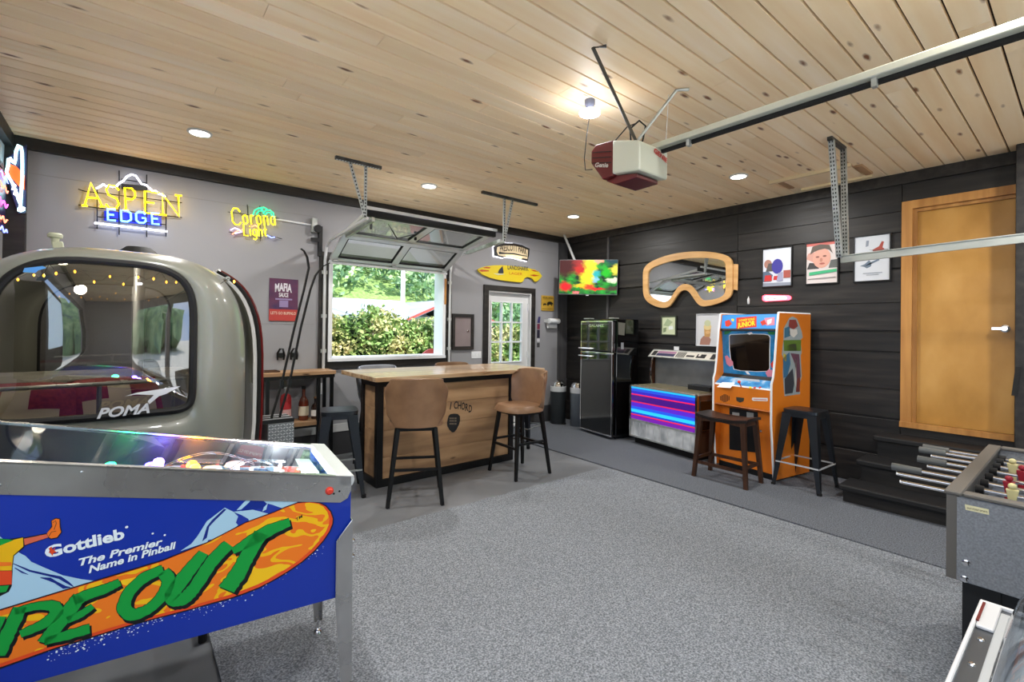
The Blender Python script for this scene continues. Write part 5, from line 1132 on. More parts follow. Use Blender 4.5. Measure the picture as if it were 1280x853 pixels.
picture('framed white poster with a red and a grey tumbling figure, rightmost of three', 'picture', ((1067, 296), (1115, 291), (1114, 351), (1067, 354)), blackplastic, cm('#cfd3da'),
  [(cm('#a5483c'), [(.5, .68), (.7, .75), (.78, .86), (.84, .84), (.8, .72), (.86, .68), (.72, .62), (.58, .62)]), (cm('#5b4a44'), [(.4, .7), (.55, .66), (.95, .66), (.95, .672), (.55, .675)]), (cm('#6a7a8c'), [(.16, .34), (.3, .38), (.42, .46), (.52, .38), (.72, .44), (.7, .48), (.5, .42), (.48, .32), (.36, .28), (.28, .32)]), (cm('#8d95a5'), [(.32, .76), (.4, .78), (.42, .9), (.34, .9)]), (cm('#9aa0aa'), [(.25, .16), (.8, .16), (.8, .18), (.25, .18)]), (cm('#9aa0aa'), [(.35, .12), (.7, .12), (.7, .135), (.35, .135)])])
picture('small pale green picture in a dark frame above the jukebox', 'picture', ((827, 395), (846, 395), (846, 420), (827, 419)), cm('#3c4436'), cm('#c9d2ae'),
  [(cm('#9fb08a'), [(.1, .5), (.5, .45), (.8, .7), (.4, .9)]), (cm('#dfe6e0'), [(.5, .25), (.85, .3), (.8, .5), (.5, .45)]), (cm('#7d8d68'), [(.1, .1), (.3, .15), (.35, .4), (.1, .35)])], .014)
picture('white picture of a hand holding ice cream, left of the arcade cabinet', 'picture', ((871, 393), (900, 392), (899, 433), (871, 433)), cm('#c8ccd2'), cm('#cfd2d6'),
  [(cm('#a87c6c'), [(.14, .02), (.6, .02), (.66, .2), (.5, .34), (.3, .3), (.18, .2)]), (cm('#c79a5e'), [(.36, .28), (.62, .28), (.66, .56), (.34, .56)]), (cm('#d9c78f'), ell(.5, .6, .18, .1)), (cm('#bfc6a0'), ell(.5, .72, .15, .1)), (cm('#d8b07a'), ell(.52, .42, .12, .05))], .008)
# small glowing pill sign and a hanging tag
pn = thing('lit_sign', 'small glowing red and white pill sign under the posters', 'sign', (XR-.03, 2.28, 1.9), 0)
PFm = WR()
pl = [PFm.at(*p) for p in ((954, 375.5), (954, 370.5), (957, 369), (986, 369.5), (989, 371), (989, 374), (986, 375.5), (957, 377))]
MB().prism(PFm, pl, 0, .02).build('glow_edge', neon('pill_red', '#ff4a5a', 5), pn)
MB().prism(PFm, [(a+(.012 if a < 2.7 else -.012), b) for a, b in [PFm.at(*p) for p in ((956, 375), (955.5, 371.5), (958, 370.3), (984, 370.8), (986, 372), (986, 373.6), (984, 374.5), (958, 375.8))]], .02, .024).build('face', neon('pill_white', '#fff0f0', 1.6), pn)
text('Budweiser', PFm, PFm.at(960, 375), PFm.at(982, 374), .026, cm('#7a2a34'), pn, off=.0255, bold=.02)
tg = MB().lathe((XR-.03, 2.58, 1.83), [(.012, 0), (.014, .02), (.014, .06), (.006, .075), (.004, .09)], 10).build('bottle_opener', alum, smooth=True)
tg['label'] = 'small silver opener hanging on the wall above the arcade cabinet'; tg['category'] = 'opener'
tg = MB().tube([(XR-.03, 2.58, 1.74), (XR-.03, 2.58, 1.95)], .003, 5); 
# lamp added under the cabin roof to brighten its dark interior
cl_ = thing('cabin_fill_lamp', 'small round fill lamp added under the gondola roof', 'lamp', (-.3, 3.7, 1.84))
MB().lathe((-.3, 3.7, 1.835), [(.03, 0), (.045, .01), (.045, .02)], 14).build('fill_shade', neon('cabin_fill_lamp', '#fff0d8', 3), cl_, smooth=True)
ld = bpy.data.lights.new('cabin_fill_bulb', 'POINT'); ld.energy = 9; ld.color = (1, .93, .82); ld.shadow_soft_size = .04
lo_ = bpy.data.objects.new('cabin_fill_bulb', ld); COL.objects.link(lo_); lo_.location = (-.3, 3.7, 1.78)

BWF = Frame((0, YB, 0), (1, 0, 0), (0, 0, 1))       # back wall
def bwp(sc, ox, oy): return lambda *p: [BWF.at(ox+x/sc, oy+y/sc) for x, y in p]
# =====================================================================
# NEON SIGNS
# =====================================================================
n4 = bwp(4.741, 90, 200)
ny, nb, nw_, ng, npk, nbl2 = neon('neon_yellow', '#ffe61a', 2.2), neon('neon_blue', '#5a9bff', 4.5), neon('neon_white', '#e8ecff', 4), neon('neon_green', '#20e888', 2.2), neon('neon_pink', '#ff7a5a', 3), neon('neon_violet', '#6f7dff', 3.5)
asp = thing('neon_sign', 'neon sign with white mountain line over yellow and blue words, above the gondola', 'neon sign', tuple(BWF.P(.05, 2.35, .05)))
grd = MB()
for q in (((280, 68), (280, 447)), ((442, 92), (442, 460)), ((150, 160), (150, 412)), ((558, 215), (556, 458)), ((38, 178), (75, 190)), ((75, 190), (650, 258)), ((40, 270), (100, 282)), ((100, 282), (650, 345)), ((150, 340), (556, 388)), ((290, 118), (440, 142))):
    a, b = n4(*q); grd.tube([BWF.P(*a, .03), BWF.P(*b, .03)], .0045, 5)
grd.build('support_grid', blackmetal, asp)
MB().prism(BWF, n4((292, 148), (440, 160), (440, 188), (292, 176)), .02, .05).build('transformer', blackplastic, asp)
MB().tube([BWF.P(*p, .055) for p in n4((145,178),(165,168),(188,152),(205,166),(222,160),(240,168),(262,166),(285,142),(302,135),(325,108),(352,95),(378,103),(395,128),(412,150),(440,158),(458,175),(475,192),(495,192),(512,208),(530,212),(552,226))], .008, 6).build('mountain_tube', nw_, asp, smooth=True)
MB().tube([BWF.P(*p, .055) for p in n4((135,380),(562,430))], .009, 6).build('underline_tube', nw_, asp, smooth=True)
Q = n4((78,279),(182,284),(204,290),(280,298),(308,303),(378,309),(418,319),(500,328),(530,332),(640,342))
for (a, b), ch in zip(zip(Q[0::2], Q[1::2]), 'ASPEN'):
    for dz in (0, .0): neon_word(ch, BWF, a, b, .20 if ch != 'A' else .20, ny, asp, r=.0075, c=.06, serif=True)
MB().prism(BWF, n4((190,305),(345,318),(530,335),(530,395),(345,378),(190,362)), .022, .03).build('blue_backing', mat('neon_back_blue', '#1626a8', .4), asp)
a, b = n4((205, 362), (516, 388)); neon_word('EDGE', BWF, a, b, .098, nb, asp, r=.009, c=.06, gap=.3)
cor = thing('neon_sign', 'small yellow neon sign with a green palm, between the gondola and the hatch', 'neon sign', tuple(BWF.P(1.02, 2.42, .05)))
grd = MB()
for q in (((920, 312), (1000, 322)), ((1035, 268), (1038, 330)), ((925, 430), (1010, 440)), ((1130, 345), (1225, 350)), ((1120, 440), (1240, 470)), ((1110, 275), (1112, 485)), ((1010, 440), (1120, 465)), ((1000, 322), (1130, 345))):
    a, b = n4(*q); grd.tube([BWF.P(*a, .03), BWF.P(*b, .03)], .0035, 5)
grd.build('support_grid', blackmetal, cor)
a, b = n4((946, 388), (1000, 390)); neon_word('C', BWF, a, b, .165, ny, cor, r=.0065, c=.055)
a, b = n4((1008, 386), (1200, 392)); neon_word('orona', BWF, a, b, .16, ny, cor, r=.0065, c=.055, gap=.2)
a, b = n4((1010, 452), (1150, 458)); neon_word('Light', BWF, a, b, .115, ny, cor, r=.006, c=.055, gap=.15)
for pts in (((1065,335),(1075,305),(1100,292),(1120,300),(1128,325)), ((1085,330),(1100,310),(1120,306)), ((1128,325),(1140,305),(1165,303),(1185,320),(1190,350)), ((1135,335),(1150,318),(1170,320),(1178,340)), ((1100,292),(1130,288),(1150,300))):
    MB().tube([BWF.P(*p, .06) for p in n4(*pts)], .0055, 6).build('palm_tube', ng, cor, smooth=True)
MB().tube([BWF.P(*p, .05) for p in n4((935,420),(960,408),(985,418),(1000,432),(960,440))], .006, 6).build('wave_tube', neon('neon_lilac', '#b9a6ff', 3), cor, smooth=True)
MB().tube([BWF.P(*p, .05) for p in n4((945,445),(975,425),(1010,418))], .006, 6).build('wave_tube', npk, cor, smooth=True)
MB().tube([BWF.P(*p, .05) for p in n4((1150,450),(1175,465),(1195,462))], .006, 6).build('wave_tube', nbl2, cor, smooth=True)
MB().tube([BWF.P(*p, .05) for p in n4((1060,400),(1080,392),(1095,402))], .006, 6).build('wave_tube', npk, cor, smooth=True)
# state-shaped neon on the corner post
NF = Frame((0, YB-.10, 0), (1, 0, 0), (0, 0, 1))
def n7(*p): return [NF.at(x/7.108, 160+y/7.108) for x, y in p]
st_ = thing('neon_sign', 'state shaped neon sign with orange band on the corner post', 'neon sign', tuple(NF.P(-.7, 2.4, 0)))
MB().tube([NF.P(*p, .04) for p in n7((183,745),(190,690),(172,650),(160,600),(135,545),(118,500),(85,445),(66,400),(80,345),(82,290),(100,278),(115,310),(135,332),(145,290),(150,220),(172,165),(195,180),(204,230),(206,330),(206,440),(198,560),(192,640),(190,700))], .010, 6).build('outline_tube', neon('neon_ice', '#bff6ff', 4), st_, smooth=True)
MB().prism(NF, n7((92,330),(150,350),(222,430),(222,555),(170,520),(90,430)), .02, .03).build('orange_band', neon('neon_orange', '#ff5020', 1.6), st_)
MB().tube([NF.P(*p, .045) for p in n7((118,505),(140,520),(125,560),(150,560),(140,600),(165,610))], .010, 6).build('white_tube', nw_, st_, smooth=True)
MB().tube([NF.P(*p, .045) for p in n7((172,745),(175,725),(205,712),(224,720),(220,738),(190,750))], .008, 6, True).build('foot_tube', neon('neon_ice', '#bff6ff', 4), st_, smooth=True)
MB().prism(NF, n7((60,270),(240,150),(232,760),(165,760),(95,560)), .0, .012).build('back_plate', mat('clear_back', '#2a2a4a', .3), st_)
LWF = Frame((XL+.02, 0, 0), (0, 1, 0), (0, 0, 1))
pk_ = thing('neon_sign', 'violet and pink neon tubes at the left edge of the picture', 'neon sign', tuple(LWF.P(5.25, 2.3, 0)))
MB().prism(LWF, [(5.0, 2.2), (5.40, 2.2), (5.40, 2.66), (5.0, 2.66)], 0, .012).build('back_plate', mat('plate_violet', '#2c1c4a', .3), pk_)
for i, (z, m_) in enumerate(((2.60, nbl2), (2.52, npk), (2.40, neon('neon_magenta', '#ff4ad0', 4)), (2.28, npk), (2.2, nbl2))):
    MB().tube([LWF.P(5.05+.033*k, z+.02*math.sin(k*1.3+i), .03) for k in range(10)], .0045, 6).build('tube', m_, pk_, smooth=True)
# =====================================================================
# THINGS ON THE BACK WALL
# =====================================================================
k1 = bwp(12.19, 600, 300)
def tsheet(F_, pts, M_, c, name, par): return MB().sheet(F_, pts, c).build(name, M_, par)
sb = thing('surfboard_sign', 'yellow surfboard sign with a black fin and a bite taken out of it', 'sign', tuple(BWF.P(4.5, 2.3, 0)))
sy = mat('sign_yellow', '#d8c02a', .35)
sbp = k1((-60,455),(0,425),(70,405),(160,393),(300,388),(450,398),(600,415),(720,435),(820,460),(875,492),(925,555),(880,610),(835,645),(805,640),(780,600),(730,575),(680,575),(650,595),(640,630),(610,652),(500,645),(380,632),(250,612),(120,580),(10,530),(-40,485))
MB().prism(BWF, sbp, .01, .04).build('board', sy, sb, bev=.004)
rd_ = mat('sign_red', '#b5421e', .4); dk_ = mat('sign_dark', '#2a3340', .4)
tsheet(BWF, k1((-48,470),(0,455),(110,468),(112,484),(0,490)), rd_, .0415, 'stripe', sb); tsheet(BWF, k1((20,425),(80,415),(140,425),(120,440),(40,436)), rd_, .0415, 'stripe', sb)
tsheet(BWF, k1((745,462),(800,465),(870,488),(800,486)), rd_, .0415, 'stripe', sb); tsheet(BWF, k1((725,538),(800,532),(885,550),(800,560)), rd_, .0415, 'stripe', sb)
tsheet(BWF, k1((245,505),(265,460),(320,400),(325,440),(335,500),(325,515),(270,515)), dk_, .0415, 'fin', sb)
tsheet(BWF, k1((175,515),(330,520),(350,530),(250,540)), mat('sign_pale', '#c9d0b8', .4), .0412, 'wave', sb)
a, b = k1((395, 452), (715, 475)); text('LANDSHARK', BWF, a, b, .065, dk_, sb, bold=.02, off=.0415)
a, b = k1((420, 530), (620, 545)); text('LAGER', BWF, a, b, .04, rd_, sb, off=.0415)
ls_ = thing('lit_sign', 'arched black and cream brewery sign glowing against the wall', 'sign', tuple(BWF.P(4.5, 2.6, 0)))
MB().prism(BWF, k1((190,110),(235,75),(330,55),(480,60),(600,85),(720,140),(712,240),(690,325),(595,300),(480,270),(350,262),(330,275),(200,245)), .02, .06).build('casing', blackplastic, ls_, bev=.003)
MB().prism(BWF, k1((180,100),(235,65),(330,45),(480,50),(610,75),(735,132),(725,240),(700,338),(590,312),(480,282),(355,275),(330,288),(190,258)), .008, .012).build('halo_plate', neon('halo_white', '#f4f4ff', 2.2), ls_)
MB().prism(BWF, k1((225,120),(250,110),(340,95),(470,98),(590,120),(690,160),(685,260),(680,300),(600,285),(480,255),(345,248),(330,262),(240,240),(215,180)), .06, .064).build('face', neon('sign_cream', '#c9b896', .35), ls_)
MB().prism(BWF, k1((245,190),(355,205),(470,210),(590,235),(680,250),(678,262),(590,248),(470,228),(350,222),(250,225)), .064, .066).build('lettering_band', blackplastic, ls_)
a, b = k1((262, 196), (672, 236)); text('PRESCOTT PARK', BWF, a, b, .10, mat('sign_brown', '#3a2a20', .4), ls_, bold=.02, off=.067, arc=.04)
MB().prism(BWF, k1((345,240),(470,240),(600,268),(590,298),(470,270),(350,262)), .064, .07).build('lit_edge', neon('sign_gold', '#e8e29a', 1.2), ls_)
ms = thing('tin_sign', 'purple and red sauce poster with white lettering on the grey wall', 'poster', tuple(BWF.P(1.33, 1.78, 0)))
mp = vary(mat('poster_purple', '#4a2748', .4), ['#3c2046', '#5c2c4c', '#2f2350'], (1, 1, 1), 5, 3)
x0, x1, z0, z1 = 1.185, 1.475, 1.555, 2.015
box('board', (x0, YB-.012, z0), (x1, YB-.001, z1), mp, ms)
MB().sheet(BWF, [(x0, z0), (x1, z0), (x1, z0+.125), (x0, z0+.125)], .0125).build('red_band', mat('poster_red', '#b03a34', .45), ms)
text('MAFIA', BWF, (x0+.055, z0+.315), (x1-.065, z0+.315), .085, mat('poster_white', '#d8d4dc', .5), ms, bold=.04, off=.0135, arc=.012)
text('SAUCE', BWF, (x0+.095, z0+.262), (x1-.10, z0+.262), .045, mat('poster_white', '#d8d4dc', .5), ms, bold=.03, off=.0135)
lil = mat('poster_lilac', '#8f7ca6', .5)
MB().sheet(BWF, [(x0+.06, z0+.228), (x1-.06, z0+.228), (x1-.06, z0+.245), (x0+.06, z0+.245)], .0135).build('text_block', lil, ms)
MB().sheet(BWF, [(x0+.10, z0+.15), (x1-.10, z0+.15), (x1-.10, z0+.222), (x0+.10, z0+.222)], .0135).build('text_block', lil, ms)
text("LET'S GO BUFFALO", BWF, (x0+.015, z0+.07), (x1-.02, z0+.07), .03, mat('poster_cream', '#d8b8a4', .5), ms, bold=.02, off=.0135)
br = thing('bear_sign', 'small yellow wooden sign with two black bears beside the door', 'sign', tuple(BWF.P(5.28, 1.9, 0)))
box('board', (5.155, YB-.018, 1.80), (5.43, YB-.001, 2.045), vary(mat('sign_gold_wood', '#b58f2e', .5), ['#a07c24', '#c7a03c'], (1, 1, 4), 4, 3), br, bev=.003)
bl = mat('bear_black', '#17150f', .5)
def bear(ox, oz, s): return [(ox+a*s, oz+b*s) for a, b in ((0,0),(.02,.3),(.1,.42),(.3,.5),(.55,.52),(.72,.5),(.8,.42),(.92,.38),(1,.25),(.9,.2),(.8,.2),(.76,0),(.66,0),(.64,.16),(.3,.16),(.26,0),(.16,0),(.14,.15),(.1,0))]
MB().sheet(BWF, bear(5.27, 1.88, .14), .019).build('bear', bl, br); MB().sheet(BWF, bear(5.185, 1.88, .075), .019).build('bear', bl, br)
text('BEAR XING', BWF, (5.175, 1.995), (5.41, 1.995), .03, bl, br, off=.019); text('BACK COUNTRY', BWF, (5.17, 1.82), (5.415, 1.82), .022, bl, br, off=.019)
pt = thing('paper_towel_holder', 'white paper towel roll on a wall holder beside the bear sign', 'paper towels', tuple(BWF.P(5.42, 1.6, 0)))
MB().cyl((5.25, YB-.09, 1.635), (5.47, YB-.09, 1.635), .042, n=18).build('roll', white, pt, smooth=True)
MB().bar((5.235, YB, 1.635), (5.235, YB-.10, 1.635), .012, .05).bar((5.485, YB, 1.635), (5.485, YB-.10, 1.635), .012, .05).build('bracket', whitepaint, pt)
MB().sheet(BWF, [(5.25, 1.52), (5.47, 1.52), (5.47, 1.60), (5.25, 1.60)], .048).build('hanging_sheet', white, pt)
tp = thing('sticker_strip', 'narrow column of small dark and violet stickers beside the door casing', 'stickers', tuple(BWF.P(5.1, 1.45, 0)))
for i, (z0, z1, c_) in enumerate(((1.60, 1.70, '#3a3468'), (1.50, 1.585, '#7a3048'), (1.36, 1.49, '#2c2a3c'), (1.30, 1.35, '#c9c9cf'), (1.21, 1.28, '#4a4a4c'))):
    MB().sheet(BWF, [(5.075, z0), (5.135, z0), (5.145 if i == 0 else 5.135, z1), (5.075 if i else 5.10, z1)], .003).build('sticker', cm(c_), tp)
# electric panel door, switches, sockets, conduit
ep = thing('breaker_panel', 'grey-brown breaker panel door in a black wooden frame', 'panel', tuple(BWF.P(3.6, 1.2, 0)))
MB().ring(BWF, [(3.485,1.20),(3.84,1.20),(3.84,1.70),(3.485,1.70)], [(3.525,1.245),(3.80,1.245),(3.80,1.655),(3.525,1.655)], 0, .03).build('frame', blacktrim, ep)
MB().prism(BWF, [(3.525,1.245),(3.80,1.245),(3.80,1.655),(3.525,1.655)], 0, .012).build('door', vary(mat('panel_taupe', '#85797a', .5), ['#7c7072', '#8d8182'], (1, 1, 1), 3, 3), ep)
MB().lathe(BWF.P(3.745, 1.46, .012), [(.012, 0), (.014, .012), (.008, .018)], 12, tuple(BWF.n)).build('knob', chrome, ep, smooth=True)
def plate(x0, z0, x1, z1, label, name, nt_=3):
    t = thing(name, label, 'switch' if 'switch' in name else 'socket', tuple(BWF.P((x0+x1)/2, z0, 0)))
    MB().prism(BWF, [(x0, z0), (x1, z0), (x1, z1), (x0, z1)], 0, .006).build('plate', jamb, t, bev=.002)
    w = (x1-x0)/nt_
    for i in range(nt_): MB().prism(BWF, [(x0+w*(i+.3), z0+.03), (x0+w*(i+.7), z0+.03), (x0+w*(i+.7), z1-.03), (x0+w*(i+.3), z1-.03)], .006, .010).build('rocker' if 'switch' in name else 'outlet_face', white, t)
plate(3.82, 1.07, 3.99, 1.17, 'wide white light switch plate between the breaker panel and the door', 'light_switch')
plate(1.70, .72, 1.78, .85, 'white wall socket behind the side table', 'wall_socket', 1)
cd_ = MB().tube([(1.245, YB-.013, 2.68), (1.2, YB-.013, 2.655), (1.60, YB-.013, 2.645)], .011, 8).build('conduit', jamb, smooth=True); cd_['label'] = 'white conduit pipe running along the grey wall to the hatch'; cd_['category'] = 'pipe'
ocp = thing('opener_motor', 'grey side motor box with black bracket left of the hatch', 'motor', (1.68, YB-.05, 2.5))
MB().box((1.60, YB-.06, 2.56), (1.66, YB, 2.72)).build('housing', galv, ocp, bev=.004)
MB().box((1.68, YB-.05, 2.30), (1.72, YB, 2.64)).box((1.60, YB-.05, 2.46), (1.68, YB-.02, 2.50)).build('bracket', blackmetal, ocp)
MB().lathe((1.66, YB-.09, 2.60), [(.045, 0), (.045, .02), (.02, .03)], 14, (0, 1, 0)).build('pulley', blackmetal, ocp, smooth=True)
# goggles hanging on the wall above the side table
for i, x in enumerate((1.305, 1.44)):
    t = thing('wall_hook', ['left', 'right'][i]+' of two dark hooks with straps above the side table', 'hook', (x, YB, 1.2), 0, 'wall hooks above the side table')
    MB().tube([(x-.03, YB-.02, 1.13), (x-.035, YB-.03, 1.20), (x-.01, YB-.035, 1.25), (x+.02, YB-.03, 1.25), (x+.035, YB-.03, 1.18), (x+.03, YB-.02, 1.13)], .010, 6).build('loop', blackmetal, t, smooth=True)
    MB().bar((x-.03, YB-.012, 1.18), (x+.03, YB-.012, 1.18), .02, .05).build('plate', blackmetal, t)
# =====================================================================
# SIDE TABLE WITH BOTTLES
# =====================================================================
tb_ = thing('side_table', 'narrow wooden side table with black frame beside the gondola', 'table', (1.42, 5.4, 0))
for i, y0 in enumerate((5.24, 5.345, 5.45)): box('top_board', (1.06, y0, .98), (1.79, y0+.103, 1.02), barwood, tb_, bev=.003)
box('top_frame', (1.07, 5.25, .945), (1.78, 5.54, .98), blackmetal, tb_)
for x in (1.10, 1.60, 1.74):
    for y in ((5.26, 5.51) if x != 1.60 else (5.26,)): box('leg', (x, y, 0), (x+.032, y+.032, .945), blackmetal, tb_)
box('shelf', (1.10, 5.27, .44), (1.69, 5.52, .485), barwood, tb_, bev=.003)
box('cross_rail', (1.10, 5.27, .42), (1.77, 5.30, .44), blackmetal, tb_)
bx = thing('tray', 'small dark open tray lying on the side table', 'tray', (1.15, 5.4, 1.02))
MB().box((1.09, 5.31, 1.021), (1.24, 5.33, 1.035)).box((1.09, 5.45, 1.021), (1.24, 5.47, 1.035)).box((1.09, 5.33, 1.021), (1.105, 5.45, 1.035)).box((1.225, 5.33, 1.021), (1.24, 5.45, 1.035)).build('rim', darkwood, bx); box('base', (1.105, 5.33, 1.021), (1.225, 5.45, 1.026), fir, bx)
def bottle(x, y, z, h, r, neck, gm, cap, label, lbl='#d8cdb4'):
    t = thing('bottle', label, 'bottle', (x, y, z), 0, 'bottles on the side table shelf')
    MB().lathe((x, y, z), [(r*.9, 0), (r, .01), (r, h*.52), (r*.85, h*.60), (neck, h*.72), (neck, h*.93)], 18).build('glass', gm, t, smooth=True)
    MB().lathe((x, y, z+h*.93), [(neck*1.2, 0), (neck*1.2, h*.07)], 12).build('cap', cap, t, smooth=True)
    MB().lathe((x, y, z+h*.14), [(r*1.01, 0), (r*1.01, h*.28)], 18).build('paper_label', cm(lbl), t, smooth=True)
amb = mat('amber_glass', '#6b2a18', .08, coat=1); clg = mat('bottle_glass_clear', '#b9b2ac', .08, coat=1); drk = mat('brown_glass', '#2c1610', .08, coat=1)
bottle(1.50, 5.40, .486, .36, .052, .018, amb, rubber, 'tall bottle of amber spirit with black cap on the side table shelf')
bottle(1.625, 5.40, .486, .24, .046, .016, drk, mat('cork', '#a07a58', .6), 'short dark bottle with pale label right of the tall amber one', '#e6e2da')
fx = thing('fire_extinguisher', 'red canister standing on the side table shelf behind the skis', 'canister', (1.32, 5.40, .486))
MB().lathe((1.32, 5.40, .486), [(.05, 0), (.055, .01), (.055, .24), (.045, .28), (.018, .30)], 18).build('body', mat('canister_red', '#b5353a', .35), fx, smooth=True)
MB().lathe((1.32, 5.40, .53), [(.056, 0), (.056, .09)], 18).build('paper_label', cm('#cfa3a0'), fx, smooth=True)
MB().cyl((1.32, 5.40, .786), (1.32, 5.40, .85), .012, n=8).bar((1.30, 5.40, .84), (1.35, 5.40, .85), .02, .012).build('valve', alum, fx)
# =====================================================================
# SKI RACK
# =====================================================================
rk = thing('ski_rack', 'diamond plate box rack holding skis beside the gondola door', 'rack', (.98, 4.35, 0))
dia = mat('diamond_plate', '#7d8287', .35, .5)
dlug = mat('diamond_lug', '#e4e7ea', .3, .3)
box('box', (.90, 4.22, .30), (1.10, 4.52, .70), dia, rk, bev=.004)
lug = MB(); RFm = Frame((.90, 4.22, .30), (1, 0, 0), (0, 0, 1))
for i in range(9):
    for j in range(16):
        cx_, cz_ = .012+i*.0222, .015+j*.0245; s_ = 1 if (i+j) % 2 else -1
        lug.add([RFm.P(cx_-.010, cz_-.008*s_, .0005), RFm.P(cx_, cz_+.0045, .004), RFm.P(cx_+.010, cz_+.008*s_, .0005), RFm.P(cx_, cz_-.0045, .004)], [(0, 1, 2, 3)])
lug.build('raised_lug', dlug, rk, kind='stuff')
for z in (0, .28): MB().box((.89, 4.21, z), (.92, 4.24, z+.03) if z else (.92, 4.24, .30)).build('corner', dia, rk)
for a, b in ((.90, 4.5), (1.08, 4.5), (1.08, 4.22)): box('corner', (a, b, 0), (a+.02, b+.02, .30), dia, rk)
for i in range(6):
    y = 4.235+i*.048; MB().bar((.86, y, .715), (1.10, y, .715), .022, .03).build('slot_bar', alum if i % 2 else blackmetal, rk)
MB().prism(RFm, [(-.06, -.25), (-.005, -.25), (-.005, .42), (-.06, .42)], -.25, -.20).build('red_strip', MATS['reflector_red'], rk)
for i, (px0, pts) in enumerate((('a', [(340,520),(352,480),(368,410),(380,362),(386,335),(384,322),(380,314),(376,311)]), ('b', [(350,520),(362,478),(376,410),(388,362),(394,345),(402,334),(412,329)]))):
    t = thing('ski', ['left ski of the thin black pair, tip curling to the left', 'right ski of the thin black pair, tip curling to the right'][i], 'ski', (.98, 4.3, .7), 0, 'skis in the rack')
    F_ = Frame((0, 4.30+.03*i, 0), (1, 0, 0), (0, 0, 1)); q = [F_.at(*p) for p in pts]; q.insert(0, (q[0][0]-.04, q[0][1]-.35))
    mb = MB(); n = len(q); 
    for c0, c1 in ((-.014, .014),):
        P_ = [Vector(p) for p in q]; vs = []
        for j in range(n):
            d = (P_[min(j+1, n-1)]-P_[max(j-1, 0)]).normalized(); w = Vector((-d.y, d.x))*(.0065 if j < n-2 else .004)
            for s_, c in ((1, c0), (1, c1), (-1, c1), (-1, c0)): vs.append(F_.P(*(P_[j]+w*s_), c))
        fs = [(0,1,2,3), tuple(4*(n-1)+a for a in (3,2,1,0))]
        for j in range(n-1):
            for a in range(4): fs.append((4*j+a, 4*j+(a+1) % 4, 4*j+4+(a+1) % 4, 4*j+4+a))
        mb.add(vs, fs)
    mb.build('blade', rubber, t)
    b0 = P_[2]; MB().add([F_.P(b0.x+dx, b0.y+dz, c) for c in (-.015, .015) for dx, dz in ((-.012, -.04), (.014, -.04), (.014, .02), (-.012, .04))], [(3,2,1,0),(4,5,6,7),(0,1,5,4),(1,2,6,5),(2,3,7,6),(3,0,4,7)]).build('binding', blackmetal, t)
# =====================================================================
# ROLL-UP GLASS HATCH WITH TRACKS AND HANGERS
# =====================================================================
ru = thing('roll_up_hatch', 'aluminium and glass roll-up hatch half open above the bar window', 'garage door', (2.58, 5.3, 2.3))
HX0, HX1 = 1.80, 3.36
secp = [((5.535, 2.262), (5.11, 2.49)), ((5.105, 2.495), (4.53, 2.60))]
for si, ((ya, za), (yb, zb)) in enumerate(secp):
    F_ = Frame((HX0, ya, za), (1, 0, 0), (0, yb-ya, zb-za)); Hs = math.hypot(yb-ya, zb-za); Ws = HX1-HX0
    fr = MB(); r = .055
    def bx_(a0, b0, a1, b1, c0=-.035, c1=.0): fr.prism(F_, [(a0, b0), (a1, b0), (a1, b1), (a0, b1)], c0, c1)
    bx_(0, 0, Ws, r); bx_(0, Hs-r, Ws, Hs); bx_(0, r, r*1.3, Hs-r); bx_(Ws-r*1.3, r, Ws, Hs-r); bx_(Ws/2-r*.8, r, Ws/2+r*.8, Hs-r)
    sec = fr.build('section', alum, ru, bev=.003)
    for a0, a1 in ((r*1.3, Ws/2-r*.8), (Ws/2+r*.8, Ws-r*1.3)):
        MB().prism(F_, [(a0, r), (a1, r), (a1, Hs-r), (a0, Hs-r)], -.022, -.016).build('pane', paneglass, sec)
        MB().ring(F_, [(a0, r), (a1, r), (a1, Hs-r), (a0, Hs-r)], [(a0+.012, r+.012), (a1-.012, r+.012), (a1-.012, Hs-r-.012), (a0+.012, Hs-r-.012)], -.030, -.004).build('pane_seal', rubber, sec)
    for a0 in (.06, Ws/2, Ws-.06): MB().box(F_.P(a0-.03, -.02, .0), F_.P(a0+.03, .03, .008)).build('hinge', galv, sec)
MB().bar((HX0-.02, 4.50, 2.625), (HX1+.02, 4.50, 2.625), .05, .075).build('top_seal', rubber, ru)
MB().bar((HX0-.02, 4.455, 2.66), (HX1+.02, 4.455, 2.66), .02, .03).build('strut', alum, ru)
MB().bar((HX0-.01, 5.56, 2.238), (HX1+.01, 5.56, 2.238), .03, .025).build('bottom_seal', alum, ru)
